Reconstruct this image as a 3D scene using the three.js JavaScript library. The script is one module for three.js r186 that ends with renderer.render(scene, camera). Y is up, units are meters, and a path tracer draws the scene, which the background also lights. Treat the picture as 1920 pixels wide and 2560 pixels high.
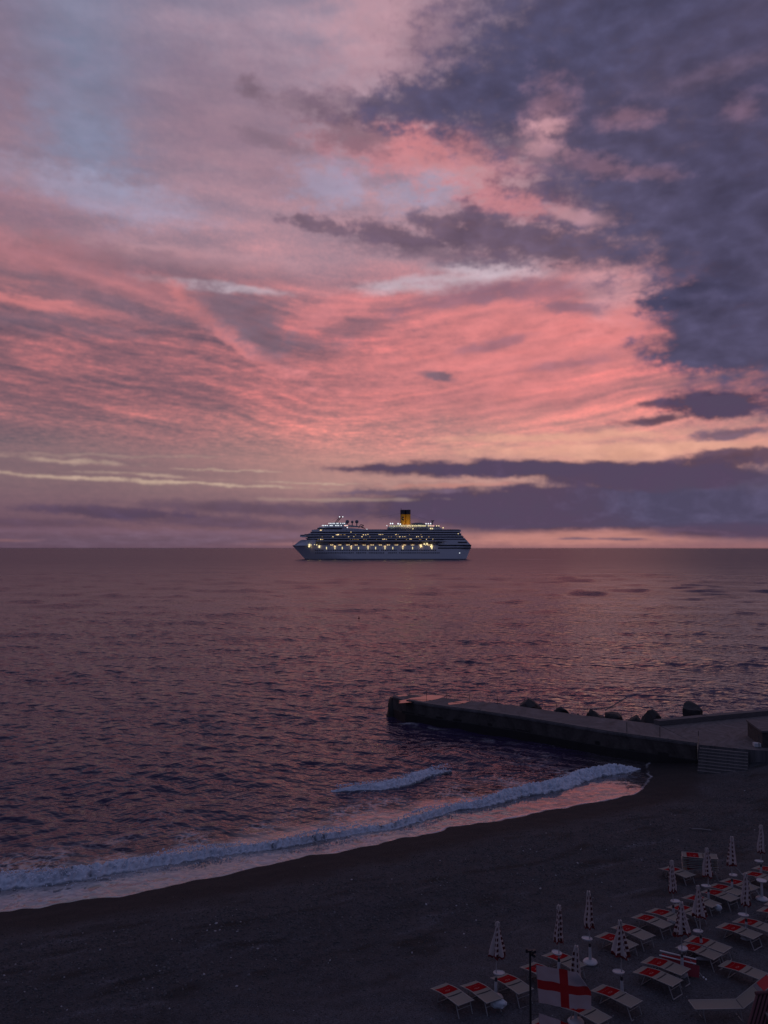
import * as THREE from 'three';
import { mergeGeometries } from 'three/addons/utils/BufferGeometryUtils.js';

// ---------------------------------------------------------------- camera, renderer, sky, sun
const scene = new THREE.Scene();
const camera = new THREE.PerspectiveCamera(65.0, 768 / 1024, 0.1, 90000);
camera.position.set(0, 17.4, 0);
camera.rotation.x = 2.593 * Math.PI / 180;
const renderer = new THREE.WebGLRenderer({ antialias: true });
renderer.setSize(768, 1024);
renderer.toneMapping = THREE.LinearToneMapping;
renderer.toneMappingExposure = 1.0;
renderer.shadowMap.enabled = true;
const SUN = { az: 24, el: 5.0, intensity: 0.01 };         // the sun has just gone down behind the bank of cloud on the right
// ---------------------------------------------------------------- noise
function mulberry(seed) { return () => { seed |= 0; seed = seed + 0x6D2B79F5 | 0; let t = Math.imul(seed ^ seed >>> 15, 1 | seed); t = t + Math.imul(t ^ t >>> 7, 61 | t) ^ t; return ((t ^ t >>> 14) >>> 0) / 4294967296; }; }
const PERM = new Uint8Array(512), GX = new Float32Array(256), GY = new Float32Array(256);
{ const r = mulberry(7); const p = [...Array(256).keys()]; for (let i = 255; i > 0; i--) { const j = Math.floor(r() * (i + 1)); [p[i], p[j]] = [p[j], p[i]]; }
  for (let i = 0; i < 512; i++) PERM[i] = p[i & 255];
  for (let i = 0; i < 256; i++) { GX[i] = Math.cos(i / 256 * Math.PI * 2) * 1.5; GY[i] = Math.sin(i / 256 * Math.PI * 2) * 1.5; } }
function noise2(x, y) {                                   // gradient noise, about -1 .. 1
  const xi = Math.floor(x), yi = Math.floor(y), fx = x - xi, fy = y - yi, X = xi & 255, Y = yi & 255;
  const u = fx * fx * fx * (fx * (fx * 6 - 15) + 10), v = fy * fy * fy * (fy * (fy * 6 - 15) + 10);
  const a = PERM[PERM[X] + Y], b = PERM[PERM[(X + 1) & 255] + Y], c = PERM[PERM[X] + ((Y + 1) & 255)], d = PERM[PERM[(X + 1) & 255] + ((Y + 1) & 255)];
  const n0 = GX[a] * fx + GY[a] * fy, n1 = GX[b] * (fx - 1) + GY[b] * fy, n2 = GX[c] * fx + GY[c] * (fy - 1), n3 = GX[d] * (fx - 1) + GY[d] * (fy - 1);
  const p = n0 + u * (n1 - n0), q = n2 + u * (n3 - n2);
  return p + v * (q - p);
}
function fbm(x, y, oct, gain = 0.5) { let s = 0, a = 1, t = 0; for (let i = 0; i < oct; i++) { s += a * noise2(x, y); t += a; a *= gain; const nx = x * 1.93 + y * 0.31 + 17.3; y = y * 1.93 - x * 0.31 + 5.7; x = nx; } return s / t; }
function billow(x, y, oct, gain = 0.5) { let s = 0, a = 1, t = 0; for (let i = 0; i < oct; i++) { s += a * (1 - Math.abs(noise2(x, y)) * 2); t += a; a *= gain; const nx = x * 1.93 + y * 0.31 + 17.3; y = y * 1.93 - x * 0.31 + 5.7; x = nx; } return s / t; }
const clamp = (x, a = 0, b = 1) => x < a ? a : x > b ? b : x;
const sstep = (a, b, x) => { const t = clamp((x - a) / (b - a)); return t * t * (3 - 2 * t); };
const mixn = (a, b, t) => a + (b - a) * t;
const lin = v => { v /= 255; return v <= 0.04045 ? v / 12.92 : Math.pow((v + 0.055) / 1.055, 2.4); };

// ---------------------------------------------------------------- the sky: clouds after sunset, as a function of azimuth and height (degrees)
// elevation, then the colour of the veil of high cloud to the left (south-east), ahead-right (south-west) and behind (land side)
const VEIL = [
  [0, [98, 70, 90], [150, 98, 106], [62, 67, 100]],
  [1.25, [112, 80, 97], [150, 104, 110], [64, 69, 102]],
  [2.744, [120, 88, 103], [150, 108, 116], [68, 73, 107]],
  [4.55, [128, 99, 108], [200, 145, 136], [73, 78, 112]],
  [6.347, [132, 102, 111], [218, 148, 136], [78, 83, 117]],
  [7.835, [144, 100, 110], [220, 142, 134], [82, 87, 121]],
  [10.54, [143, 94, 106], [206, 122, 123], [85, 90, 125]],
  [14.45, [145, 95, 108], [198, 114, 121], [88, 93, 129]],
  [17.88, [156, 106, 118], [192, 120, 130], [90, 95, 131]],
  [20, [162, 122, 138], [182, 136, 150], [90, 96, 133]],
  [23.13, [156, 128, 148], [190, 142, 156], [90, 97, 135]],
  [27.44, [146, 124, 146], [186, 146, 162], [91, 98, 137]],
  [30.36, [134, 124, 150], [180, 146, 164], [91, 98, 139]],
  [35.98, [130, 124, 152], [172, 142, 162], [91, 98, 139]],
  [50.71, [108, 110, 146], [122, 114, 148], [91, 98, 139]],
  [90, [99, 105, 143], [99, 105, 143], [99, 105, 143]]].map(([e, ...c]) => [e, ...c.map(k => k.map(lin))]);
function veil(az, el, out) {
  let i = 0; while (i < VEIL.length - 2 && VEIL[i + 1][0] < el) i++;
  const t = clamp((el - VEIL[i][0]) / (VEIL[i + 1][0] - VEIL[i][0])), w = sstep(-26, 13, az) * (1 - sstep(45, 95, az)), b = Math.max(sstep(30, 115, -az), sstep(75, 130, az));
  for (let k = 0; k < 3; k++) {
    const l = mixn(VEIL[i][1][k], VEIL[i + 1][1][k], t), r = mixn(VEIL[i][2][k], VEIL[i + 1][2][k], t), s = mixn(VEIL[i][3][k], VEIL[i + 1][3][k], t);
    out[k] = mixn(mixn(l, r, w), s, b);
  }
}
// single clouds and gaps: azimuth, elevation, half width, half height, tilt (degrees), colour, strength, raggedness, edge softness
const C = { slate: [82, 75, 106], deep: [70, 66, 97], blue: [74, 72, 105], plum: [108, 86, 108], dusk: [80, 63, 90], mauve: [132, 98, 120], rose: [226, 128, 132], coral: [232, 128, 128], blush: [222, 160, 168], pearl: [206, 190, 204], gold: [232, 164, 138], straw: [196, 164, 144], sky: [124, 134, 166], ice: [168, 164, 196], grey: [122, 98, 116], peach: [206, 134, 122] };
for (const k in C) C[k] = C[k].map(lin);
const CLOUDS = [
  // gaps of blue and pearl in the veil
  [-21.3, 30.36, 3.4, 6.5, 12, 'sky', 0.62, 0.5, 1.2], [-20.9, 26.06, 3.4, 1.6, -28, 'sky', 0.6, 0.6, 1], [-26.0, 28.90, 3, 6, 0, 'mauve', 0.35, 0.5, 1.2], [-19.3, 22.89, 6, 1.1, -4, 'ice', 0.5, 0.6, 1],
  [-4.0, 24.74, 2.6, 1.3, -6, 'ice', 0.7, 0.9, 0.8], [3.1, 24.61, 3, 1.2, 10, 'ice', 0.6, 1, 0.8], [-12.0, 17.88, 4.2, 0.34, -2, 'pearl', 0.75, 0.35, 0.7], [4.1, 18.41, 5.4, 0.5, 4, 'pearl', 0.75, 0.5, 0.8], [8.3, 19.15, 3.6, 0.55, -6, 'pearl', 0.6, 0.5, 0.8], [-17.6, 19.79, 10, 0.7, -2, 'blush', 0.4, 0.6, 1],
  [0.5, 34.07, 4, 3.5, 20, 'blush', 0.5, 0.8, 1.2], [4.6, 32.68, 3, 3, 0, 'mauve', 0.45, 0.9, 1], [-10.2, 28.23, 8, 4, -12, 'mauve', 0.42, 0.6, 1.2], [-22.4, 19.15, 7, 1.2, -8, 'grey', 0.55, 0.7, 1], [-25.0, 21.37, 5, 1.4, -10, 'mauve', 0.4, 0.6, 1],
  // lit pink cloud in the middle
  [2.3, 26.98, 5.5, 1.5, -6, 'rose', 0.75, 0.9, 0.9], [7.9, 24.98, 5, 1.6, -12, 'blush', 0.8, 1, 0.9], [5.8, 26.52, 4.6, 1.4, -14, 'coral', 0.45, 1.2, 0.8], [9.9, 23.38, 4, 1, -8, 'rose', 0.7, 1.1, 0.8],
  [-20.9, 18.31, 8, 1.2, -10, 'rose', 0.3, 0.8, 1], [-24.0, 15.73, 5, 0.35, -2, 'coral', 0.5, 0.9, 0.8], [-12.4, 15.73, 3.4, 0.55, -34, 'coral', 0.8, 0.7, 0.8], [-9.4, 13.80, 3.4, 0.6, -28, 'rose', 0.8, 0.8, 0.8], [-4.0, 16.59, 2.6, 0.9, 20, 'rose', 0.5, 0.8, 0.9],
  [8.3, 16.59, 8, 1.7, 3, 'coral', 0.5, 0.7, 1], [11.4, 13.59, 8.5, 2.6, 6, 'coral', 0.62, 0.6, 1], [2.8, 13.37, 8, 1.6, 8, 'coral', 0.35, 0.7, 1], [7.1, 10.30, 12, 1.4, 1, 'coral', 0.32, 0.6, 1], [16.4, 17.23, 3, 1.6, -14, 'blush', 0.75, 0.6, 0.9], [17.1, 15.09, 2.4, 1.2, 5, 'coral', 0.7, 0.6, 0.8],
  [15.3, 6.71, 9, 0.34, -1, 'gold', 0.7, 0.8, 1.1], [12.7, 7.72, 7, 0.32, 0, 'gold', 0.7, 0.5, 0.8], [20.7, 6.79, 5, 0.4, 1, 'gold', 0.7, 0.5, 0.9], [16.4, 6.35, 3, 0.3, 2, 'gold', 0.8, 0.4, 0.8],
  // mauve hollows
  [-10.6, 16.16, 3.4, 1.5, -12, 'grey', 0.85, 0.6, 0.9], [-8.4, 14.34, 1.5, 1.1, -40, 'grey', 0.8, 0.5, 0.8], [-4.0, 14.66, 4, 0.8, 16, 'grey', 0.5, 0.7, 0.9], [-20.9, 16.59, 6, 0.7, -10, 'grey', 0.6, 0.7, 1], [-15.0, 18.94, 6, 0.8, -2, 'grey', 0.5, 0.8, 1], [-23.2, 14.66, 6, 0.6, -2, 'grey', 0.5, 0.7, 0.9],
  [5.4, 17.34, 5, 0.5, 8, 'mauve', 0.7, 0.7, 0.9], [11.0, 17.66, 7, 0.7, -4, 'mauve', 0.6, 0.7, 0.9], [13.1, 16.38, 2.4, 0.4, -5, 'mauve', 0.8, 0.6, 0.8], [7.9, 14.23, 2.2, 0.35, 12, 'mauve', 0.6, 0.7, 0.8], [3.9, 12.18, 1.5, 0.36, -8, 'grey', 0.9, 0.4, 0.5], [12.7, 12.73, 3, 0.3, 6, 'mauve', 0.5, 0.7, 0.9],
  // broken slate cloud above the pink
  [-9.5, 29.99, 0.8, 0.5, -20, 'grey', 0.85, 1.4, 1.2], [-6.5, 29.30, 2, 0.7, -10, 'grey', 0.45, 0.9, 0.9], [-2.0, 27.81, 3, 1.1, -12, 'grey', 0.75, 1, 0.8], [-7.7, 27.07, 2.6, 0.5, -10, 'grey', 0.5, 0.9, 0.8], [-2.7, 29.30, 3.4, 0.9, -4, 'plum', 0.5, 1, 0.9],
  [0.5, 21.69, 3.2, 0.75, -12, 'plum', 0.9, 0.9, 0.7], [-4.7, 22.15, 2.8, 0.4, -10, 'plum', 0.8, 1, 0.7], [4.6, 21.90, 2.2, 0.9, -14, 'plum', 0.85, 0.8, 0.7], [6.4, 22.39, 0.8, 1.1, 18, 'dusk', 0.8, 0.7, 0.7], [8.3, 21.27, 4.4, 1.5, -8, 'plum', 0.95, 0.8, 0.7], [4.1, 20.42, 6, 0.6, -6, 'plum', 0.6, 1, 0.9], [13.1, 20.42, 5, 1.3, -10, 'plum', 0.95, 0.7, 0.8], [11.8, 23.87, 3, 0.6, -12, 'plum', 0.7, 1.1, 0.8],
  // the great slate cloud to the right
  [27.1, 31.29, 21, 10, 0, 'slate', 0.98, 0.32, 0.75], [14.9, 34.54, 8, 5.0, 10, 'slate', 0.9, 0.8, 0.9], [8.3, 30.36, 7.0, 1.9, 8, 'slate', 0.97, 0.55, 0.8], [3.2, 29.57, 5, 1.3, 5, 'slate', 0.85, 0.7, 0.8], [11.8, 28.23, 7, 2, -4, 'slate', 0.9, 0.6, 0.9], [16.7, 25.97, 6.5, 3.6, -20, 'slate', 0.95, 0.5, 0.85], [21.7, 21.90, 8.2, 4.6, -20, 'slate', 1, 0.35, 0.7], [31.3, 17.66, 11.6, 10, 0, 'slate', 1, 0.25, 0.5],
  [21.2, 16.38, 3.4, 1.15, -2, 'deep', 1, 0.5, 0.45], [23.3, 12.94, 5.2, 1.5, -3, 'slate', 1, 0.5, 0.45], [22.3, 14.45, 2.4, 2, 0, 'slate', 1, 0.4, 0.6], [22.8, 9.48, 3.6, 0.95, -4, 'dusk', 1, 0.55, 0.5], [19.3, 9.60, 1.9, 0.32, -4, 'dusk', 0.85, 0.5, 0.6], [18.6, 8.66, 2.6, 0.24, 3, 'dusk', 0.85, 0.5, 0.6], [23.3, 7.51, 1.8, 0.3, 6, 'plum', 0.9, 0.5, 0.6],
  [11.0, 31.11, 6, 2.2, 14, 'blue', 0.7, 0.6, 1.1], [19.8, 34.07, 8, 2.6, 8, 'blue', 0.7, 0.6, 1.2], [24.9, 26.52, 4, 5, 0, 'deep', 0.6, 0.6, 1.1], [23.3, 17.66, 3, 5, 0, 'deep', 0.55, 0.5, 1.1],
  // light let through it
  [11.8, 28.23, 1.5, 1.9, -14, 'mauve', 0.9, 1.1, 1.2], [12.0, 27.72, 0.9, 0.5, -10, 'blush', 0.6, 1.2, 1.2], [11.2, 26.70, 1.4, 0.7, -20, 'blush', 0.5, 1.2, 1.2], [17.1, 27.62, 1.7, 0.55, -2, 'mauve', 0.85, 0.9, 1], [24.6, 26.9, 0.9, 0.6, 8, 'mauve', 0.55, 1.2, 1.6], [23, 29.2, 3.4, 0.5, 6, 'plum', 0.45, 1, 1.2], [15.3, 25.11, 2.6, 0.5, -16, 'mauve', 0.75, 1.1, 1], [18.5, 24.37, 2, 0.5, -10, 'mauve', 0.55, 1.1, 1], [13.6, 22.27, 2, 0.4, -14, 'blush', 0.5, 1, 0.9],
  // the bank low over the sea
  [14.4, 2.62, 17.5, 1.8, -1.6, 'dusk', 0.98, 0.16, 0.35], [24.9, 3.11, 10, 2.3, -1, 'slate', 0.95, 0.2, 0.45], [9.2, 5.62, 11.4, 0.58, -0.3, 'dusk', 1, 0.22, 0.5], [19, 4.9, 6, 0.8, -0.5, 'dusk', 0.95, 0.25, 0.6], [18.0, 4.89, 7, 0.85, -1, 'dusk', 0.95, 0.3, 0.45], [23.3, 5.90, 4.4, 0.55, 2.5, 'dusk', 0.9, 0.45, 0.5], [0.0, 5.71, 3.2, 0.22, 1, 'dusk', 0.9, 0.35, 0.6],
  [4.6, 4.50, 4, 0.13, 1.0, 'peach', 0.6, 0.8, 0.9], [1.4, 4.02, 4.5, 0.16, 1, 'plum', 0.85, 0.5, 0.5], [-2.7, 3.48, 5, 0.14, 0, 'straw', 0.35, 0.5, 0.7], [-7.7, 2.74, 9, 0.45, -2, 'dusk', 0.6, 0.5, 0.7], [-18.9, 2.45, 5, 0.36, -2, 'dusk', 0.75, 0.6, 0.6], [-12.4, 1.88, 7, 0.4, -3, 'dusk', 0.55, 0.6, 0.7], [-24.0, 1.67, 5, 0.3, -1, 'dusk', 0.4, 0.6, 0.8], [-20.9, 1.15, 7, 0.24, 0, 'mauve', 0.3, 0.7, 0.8], [-11.4, 0.94, 6, 0.3, 0, 'mauve', 0.5, 0.7, 0.8],
  [14, 0.75, 9, 0.5, 0.8, 'peach', 0.75, 0.3, 0.8], [16.7, 0.65, 1.6, 0.09, -1, 'plum', 0.9, 0.5, 0.5], [13.6, 0.68, 1.4, 0.07, 0, 'plum', 0.9, 0.5, 0.5], [23.9, 1.15, 5.4, 0.5, 0, 'dusk', 0.9, 0.25, 0.6], [-25.0, 0.52, 1.6, 0.08, 0, 'peach', 0.35, 0.5, 0.9], [-6.5, 0.31, 3, 0.1, 0, 'peach', 0.35, 0.5, 0.9], [-16.7, 0.52, 12, 0.5, 0, 'plum', 0.5, 0.4, 0.9],
  // thin gold streaks to the left
  [-22.4, 4.75, 6, 0.1, -2.2, 'straw', 0.85, 0.9, 1.2], [-21.6, 5.81, 3, 0.13, -1.6, 'straw', 0.6, 1, 1.3], [-16.7, 4.99, 3, 0.07, -2, 'straw', 0.6, 1, 1.3], [-12.9, 4.49, 5.4, 0.07, -1.6, 'straw', 0.95, 0.9, 1.3], [-15.0, 4.62, 4, 0.07, -1.4, 'straw', 0.7, 0.6, 0.8], [-11.4, 5.46, 3, 0.06, -1, 'straw', 0.6, 0.6, 0.8], [-5.2, 4.60, 3, 0.06, -1.2, 'straw', 0.6, 0.6, 0.8], [-18.4, 6.26, 6, 0.1, 1, 'straw', 0.25, 0.7, 0.9],
].map(([a, e, w, h, t, c, s, r, f]) => ({ a, e, w, h, ct: Math.cos(t * Math.PI / 180), st: Math.sin(t * Math.PI / 180), c: C[c], s, r, f, t: /slate|deep|blue|plum|dusk/.test(c) ? 1 : 0.5, R: Math.max(w, h) * 1.9 + 2 }));
const tmpSky = [0, 0, 0];
function skyColor(az, el, fine, out) {                     // az: degrees right of straight ahead, -180 .. 180
  el = Math.max(el, 0);
  // the deck of high cloud, seen in perspective: distance along the view grows as 1 / tan(elevation)
  const D = 1 / Math.tan((el + 2.2) * Math.PI / 180), ar = az * Math.PI / 180, px = Math.sin(ar) * D, pz = Math.cos(ar) * D, o = fine ? 7 : 4;
  veil(az + 6 * noise2(az * 0.06, el * 0.14), el + 1.4 * fbm(az * 0.09 + 3, el * 0.22, 3) * sstep(0, 8, el), out);
  const near = 1 - sstep(40, 110, Math.abs(az));
  // long streaks, cells and mottling in the lit veil
  const st = fbm(px * 1.3 + pz * 0.55 + 4, pz * 3.4 - px * 2.0, o), st2 = fbm(az * 0.16 + el * 0.1 + 11, (el - az * 0.07) * 0.95, o, 0.55);
  const cell = fbm(px * 13 + 2 * st, pz * 15, fine ? 4 : 2, 0.6), lum = st * 0.30 + st2 * 0.36;
  const cellW = sstep(5, 8, el) * (1 - sstep(15, 20, el)), pink = sstep(4, 9, el) * (1 - sstep(19, 31, el));
  const wob = fbm(az * 0.12 + 9, el * 0.3 + 77, 3);
  const tilt = mixn(-0.16, 0.15, sstep(-12, 4, az)), band = fbm(az * 0.06 + 31, (el - az * tilt) * 0.8 + 0.7 * wob, o, 0.5), band2 = fbm(az * 0.11 + 71, (el - az * tilt) * 2.1 + 0.9 * wob, o, 0.5);
  const bandW = sstep(6, 9.5, el) * (1 - sstep(16, 20, el));
  let l = lum * (0.35 + 0.65 * sstep(3, 8, el)) * 0.8 + bandW * (0.7 * band + 0.75 * band2) + 0.6 * cell * cellW * (0.3 + 0.7 * (1 - sstep(0, 12, az)));
  l += (1 - bandW) * 0.3 * fbm(az * 0.16 + 3, (el + az * 0.12) * 0.5 + 8, o, 0.5) * sstep(14, 20, el);
  if (fine) l += 0.16 * fbm(az * 1.7 + 90, el * 3.1 + az * 0.4, 5, 0.62) + 0.17 * fbm(az * 4.2 + 9, el * 9 - az * 0.6, 4, 0.62) * pink;
  l *= mixn(0.45, 1, near) * mixn(0.7, 1, pink);
  out[0] *= Math.exp(l * 1.15 - 0.03); out[1] *= Math.exp(l * mixn(0.55, 0.75, 1 - pink)); out[2] *= Math.exp(l * mixn(0.3, 0.5, 1 - pink));
  if (Math.abs(az) < 70 && el < 60) {
    const wl = sstep(0, 6, el), wx = (fbm(az * 0.30, el * 0.5 + 40, o, 0.55) * 1.6 + fbm(az * 0.9 + 7, el * 1.5, o) * 0.5) * mixn(0.5, 1, wl), wy = (fbm(az * 0.34 + 60, el * 0.9, o, 0.55) * 0.9 + fbm(az * 1.1, el * 2.6 + 90, o, 0.55) * 0.35) * mixn(0.16, 1, wl);
    const rag = fbm(az * 0.55 + 20, el * (1.2 + 2 * (1 - wl)) + 10, o, 0.5), rag2 = fbm(az * 2.1 + 31, el * (4.2 + 4 * (1 - wl)), fine ? 6 : 3, 0.66);
    const puff = billow(az * 0.28 + 5, el * (0.55 + 2.2 * (1 - wl)), fine ? 5 : 3, 0.45);
    for (const k of CLOUDS) {
      const dx = az - k.a, dy = el - k.e;
      if (Math.abs(dx) > k.R || Math.abs(dy) > k.R) continue;
      const ex = dx + wx * Math.min(1, k.w * 0.4), ey = dy + wy * Math.min(1, 0.25 + k.h * 0.4);
      const u = (ex * k.ct + ey * k.st) / k.w, v = (ey * k.ct - ex * k.st) / k.h, q = Math.sqrt(u * u + v * v) + k.r * (rag * 0.95 + rag2 * 0.5);
      const m = sstep(1 + k.f * 0.75, 1 - k.f * 0.75, q) * k.s;
      if (m <= 0) continue;
      const sh = Math.exp(k.t * ((k.w > 5 ? -0.3 : -0.42) * rag - 0.12 * rag2 + 0.28 * (puff - 0.4)));
      for (let i = 0; i < 3; i++) out[i] = mixn(out[i], k.c[i] * sh, m);
    }
  }
  if (Math.abs(az) > 45) {                                 // soft grey-blue dusk cloud over the rest of the sky
    const f = sstep(45, 85, Math.abs(az)), m = sstep(-0.15, 0.5, fbm(px * 0.8 + 50, pz * 0.8 + (az > 0 ? 0 : 20), o)) * 0.55 * f;
    const b = [lin(80), lin(80), lin(110)]; for (let i = 0; i < 3; i++) out[i] = mixn(out[i], b[i], m);
  }
  const lu = 0.3 * out[0] + 0.5 * out[1] + 0.2 * out[2];
  for (let i = 0; i < 3; i++) out[i] = mixn(lu, out[i], 0.87);
  return out;
}
{
  const W = 4096, H = 2048, data = new Float32Array(W * H * 4), o = [0, 0, 0];
  for (let j = 0; j < H; j++) {
    const el = ((j + 0.5) / H - 0.5) * 180;
    if (el < -0.2) { for (let i = 0; i < W; i++) { const q = (j * W + i) * 4; data[q] = 0.02; data[q + 1] = 0.018; data[q + 2] = 0.026; data[q + 3] = 1; } continue; }
    for (let i = 0; i < W; i++) {
      const ang = ((i + 0.5) / W - 0.5) * 360;            // atan2(z, x)
      let az = ang + 90; if (az > 180) az -= 360;          // straight ahead is -z
      skyColor(az, el, Math.abs(az) < 40 && el < 45, o);
      const q = (j * W + i) * 4; data[q] = Math.max(0, o[0]); data[q + 1] = Math.max(0, o[1]); data[q + 2] = Math.max(0, o[2]); data[q + 3] = 1;
    }
  }
  const t = new THREE.DataTexture(data, W, H, THREE.RGBAFormat, THREE.FloatType);
  t.mapping = THREE.EquirectangularReflectionMapping; t.magFilter = t.minFilter = THREE.LinearFilter; t.needsUpdate = true;
  scene.background = t; scene.environment = t; scene.backgroundIntensity = 1; scene.environmentIntensity = 1;
}
const sun = new THREE.DirectionalLight(new THREE.Color(1, 0.62, 0.48), SUN.intensity);
{ const a = SUN.az * Math.PI / 180, e = SUN.el * Math.PI / 180; sun.position.set(Math.sin(a) * Math.cos(e) * 120, Math.sin(e) * 120 + 2, -Math.cos(a) * Math.cos(e) * 120 - 35); sun.target.position.set(8, 2, -35); }
sun.castShadow = true; sun.shadow.radius = 30; sun.shadow.mapSize.set(2048, 2048);
Object.assign(sun.shadow.camera, { left: -60, right: 60, top: 60, bottom: -60, near: 1, far: 300 });
scene.add(sun, sun.target);

// ---------------------------------------------------------------- helpers
const rnd = mulberry(20240607);
const R = (a, b) => a + (b - a) * rnd();
const rad = d => d * Math.PI / 180;
const V = (x, y, z) => new THREE.Vector3(x, y, z);
const used = {};
function numbered(name) { const n = used[name] = (used[name] ?? -1) + 1; return n ? name + '_' + String(n).padStart(3, '0') : name; }
function tag(o, label, category, group, kind) { if (label) o.userData.label = label; if (category) o.userData.category = category; if (group) o.userData.group = group; if (kind) o.userData.kind = kind; return o; }
function mesh(name, geo, mat, parent) {
  const m = new THREE.Mesh(Array.isArray(geo) ? merge(geo) : geo, mat); m.castShadow = m.receiveShadow = true;
  m.name = parent ? name : numbered(name); (parent || scene).add(m); return m;
}
const pieces = (name, list, mat, parent) => list.map(g => mesh(name, g, mat, parent));
function merge(list) {
  const l = list.map(g => { let k = g.index ? g.toNonIndexed() : g; for (const n of Object.keys(k.attributes)) if (!['position', 'normal', 'uv'].includes(n)) k.deleteAttribute(n); return k; });
  return l.length === 1 ? l[0] : mergeGeometries(l, false);
}
function thing(name, label, category, [x, y, z] = [0, 0, 0], turn = 0, group) {
  const o = new THREE.Group(); o.name = numbered(name); scene.add(o); o.position.set(x, y, z); o.rotation.y = turn; return tag(o, label, category, group);
}
function copyOf(proto, name, label, category, [x, y, z], turn, group) {
  const o = proto.clone(); o.name = numbered(name); o.userData = {}; scene.add(o); o.position.set(x, y, z); o.rotation.set(0, turn, 0); o.scale.set(1, 1, 1); return tag(o, label, category, group);
}
const mat = (r, g, b, rough = 0.7, opt = {}) => new THREE.MeshStandardMaterial({ color: new THREE.Color().setRGB(r, g, b), roughness: rough, metalness: 0, side: THREE.DoubleSide, ...opt });
function box(w, h, d, x = 0, y = 0, z = 0, ry = 0, rz = 0, rx = 0) { const g = new THREE.BoxGeometry(w, h, d); if (rx) g.rotateX(rx); if (rz) g.rotateZ(rz); if (ry) g.rotateY(ry); return g.translate(x, y, z); }
function rod(a, b, r, seg = 8, r2 = r) {
  const d = b.clone().sub(a), g = new THREE.CylinderGeometry(r2, r, d.length(), seg, 1);
  g.applyQuaternion(new THREE.Quaternion().setFromUnitVectors(V(0, 1, 0), d.clone().normalize()));
  return g.translate((a.x + b.x) / 2, (a.y + b.y) / 2, (a.z + b.z) / 2);
}
function tube(pts, r, seg = 6, n) { return new THREE.TubeGeometry(new THREE.CatmullRomCurve3(pts, false, 'centripetal'), n || pts.length * 4, r, seg, false); }
function bend(pts, r, seg = 6) { const l = []; for (let i = 0; i + 1 < pts.length; i++) l.push(rod(pts[i], pts[i + 1], r, seg)); for (let i = 1; i + 1 < pts.length; i++) l.push(new THREE.SphereGeometry(r * 1.02, 6, 5).translate(pts[i].x, pts[i].y, pts[i].z)); return l; }
function grid(nu, nv, f, uvf) {                            // f(u, v) -> [x, y, z] for u, v in 0 .. 1
  const p = [], uv = [], ix = [];
  for (let j = 0; j <= nv; j++) for (let i = 0; i <= nu; i++) { const u = i / nu, v = j / nv; p.push(...f(u, v)); uv.push(...(uvf ? uvf(u, v) : [u, v])); }
  for (let j = 0; j < nv; j++) for (let i = 0; i < nu; i++) { const a = j * (nu + 1) + i, b = a + 1, c = a + nu + 1, d = c + 1; ix.push(a, c, b, b, c, d); }
  const g = new THREE.BufferGeometry(); g.setAttribute('position', new THREE.Float32BufferAttribute(p, 3)); g.setAttribute('uv', new THREE.Float32BufferAttribute(uv, 2)); g.setIndex(ix); g.computeVertexNormals(); return g;
}
function dataTex(w, h, f, srgb, rep = true) {              // f(x, y) -> [r, g, b] 0 .. 1
  const d = new Uint8Array(w * h * 4);
  for (let y = 0; y < h; y++) for (let x = 0; x < w; x++) { const c = f(x, y), q = (y * w + x) * 4; d[q] = clamp(c[0]) * 255; d[q + 1] = clamp(c[1]) * 255; d[q + 2] = clamp(c[2]) * 255; d[q + 3] = 255; }
  const t = new THREE.DataTexture(d, w, h, THREE.RGBAFormat); t.magFilter = t.minFilter = THREE.LinearFilter; if (rep) t.wrapS = t.wrapT = THREE.RepeatWrapping; if (srgb) t.colorSpace = THREE.SRGBColorSpace; t.needsUpdate = true; return t;
}
function canvasTex(w, h, draw) { const c = document.createElement('canvas'); c.width = w; c.height = h; draw(c.getContext('2d'), w, h); const t = new THREE.CanvasTexture(c); t.colorSpace = THREE.SRGBColorSpace; return t; }

// ---------------------------------------------------------------- the shore: edge of the wash, height of the beach
const SHORE = [[-900, 300], [-200, 40], [-60, -26], [-40, -32], [-18.4, -39.3], [-15.5, -40.3], [-12.5, -41.7], [-9.3, -43.2], [-5.4, -45.6], [-2.1, -47.1], [2, -49.7], [6.5, -52.1], [11.5, -54.5], [15, -56.3], [17.7, -57.8], [20, -61], [21.5, -66], [24, -70], [32, -74], [48, -79], [90, -84], [260, -60], [900, 100]];
function shoreDist(x, z) {                                 // metres inland of the edge of the wash
  let best = 1e12, sg = 1;
  for (let i = 0; i + 1 < SHORE.length; i++) {
    const ax = SHORE[i][0], az = SHORE[i][1], dx = SHORE[i + 1][0] - ax, dz = SHORE[i + 1][1] - az;
    const t = clamp(((x - ax) * dx + (z - az) * dz) / (dx * dx + dz * dz)), ex = x - ax - t * dx, ez = z - az - t * dz, e = ex * ex + ez * ez;
    if (e < best) { best = e; sg = dx * ez - dz * ex > 0 ? 1 : -1; }
  }
  return Math.sqrt(best) * sg + 0.35 * noise2(x * 0.35, z * 0.35) + 0.16 * noise2(x * 1.1, z * 1.1);
}
function groundOf(d, x, z) {
  let h = d < -12 ? -0.9 + 0.25 * (d + 12) : d < 0 ? 0.075 * d : d < 8 ? 0.14 * d : d < 20 ? 1.12 + (d - 8) * 0.05 : 1.72 + (d - 20) * 0.015;
  if (h < -3) h = -3;
  const k = sstep(1, 7, d);
  return h + k * (0.07 * fbm(x * 0.22, z * 0.22, 2) + 0.05 * fbm(x * 1.1, z * 1.1, 3) * sstep(6, 14, d)) + 0.05 * Math.exp(-((d - 9.3) ** 2) / 1.2) * k;
}
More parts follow.
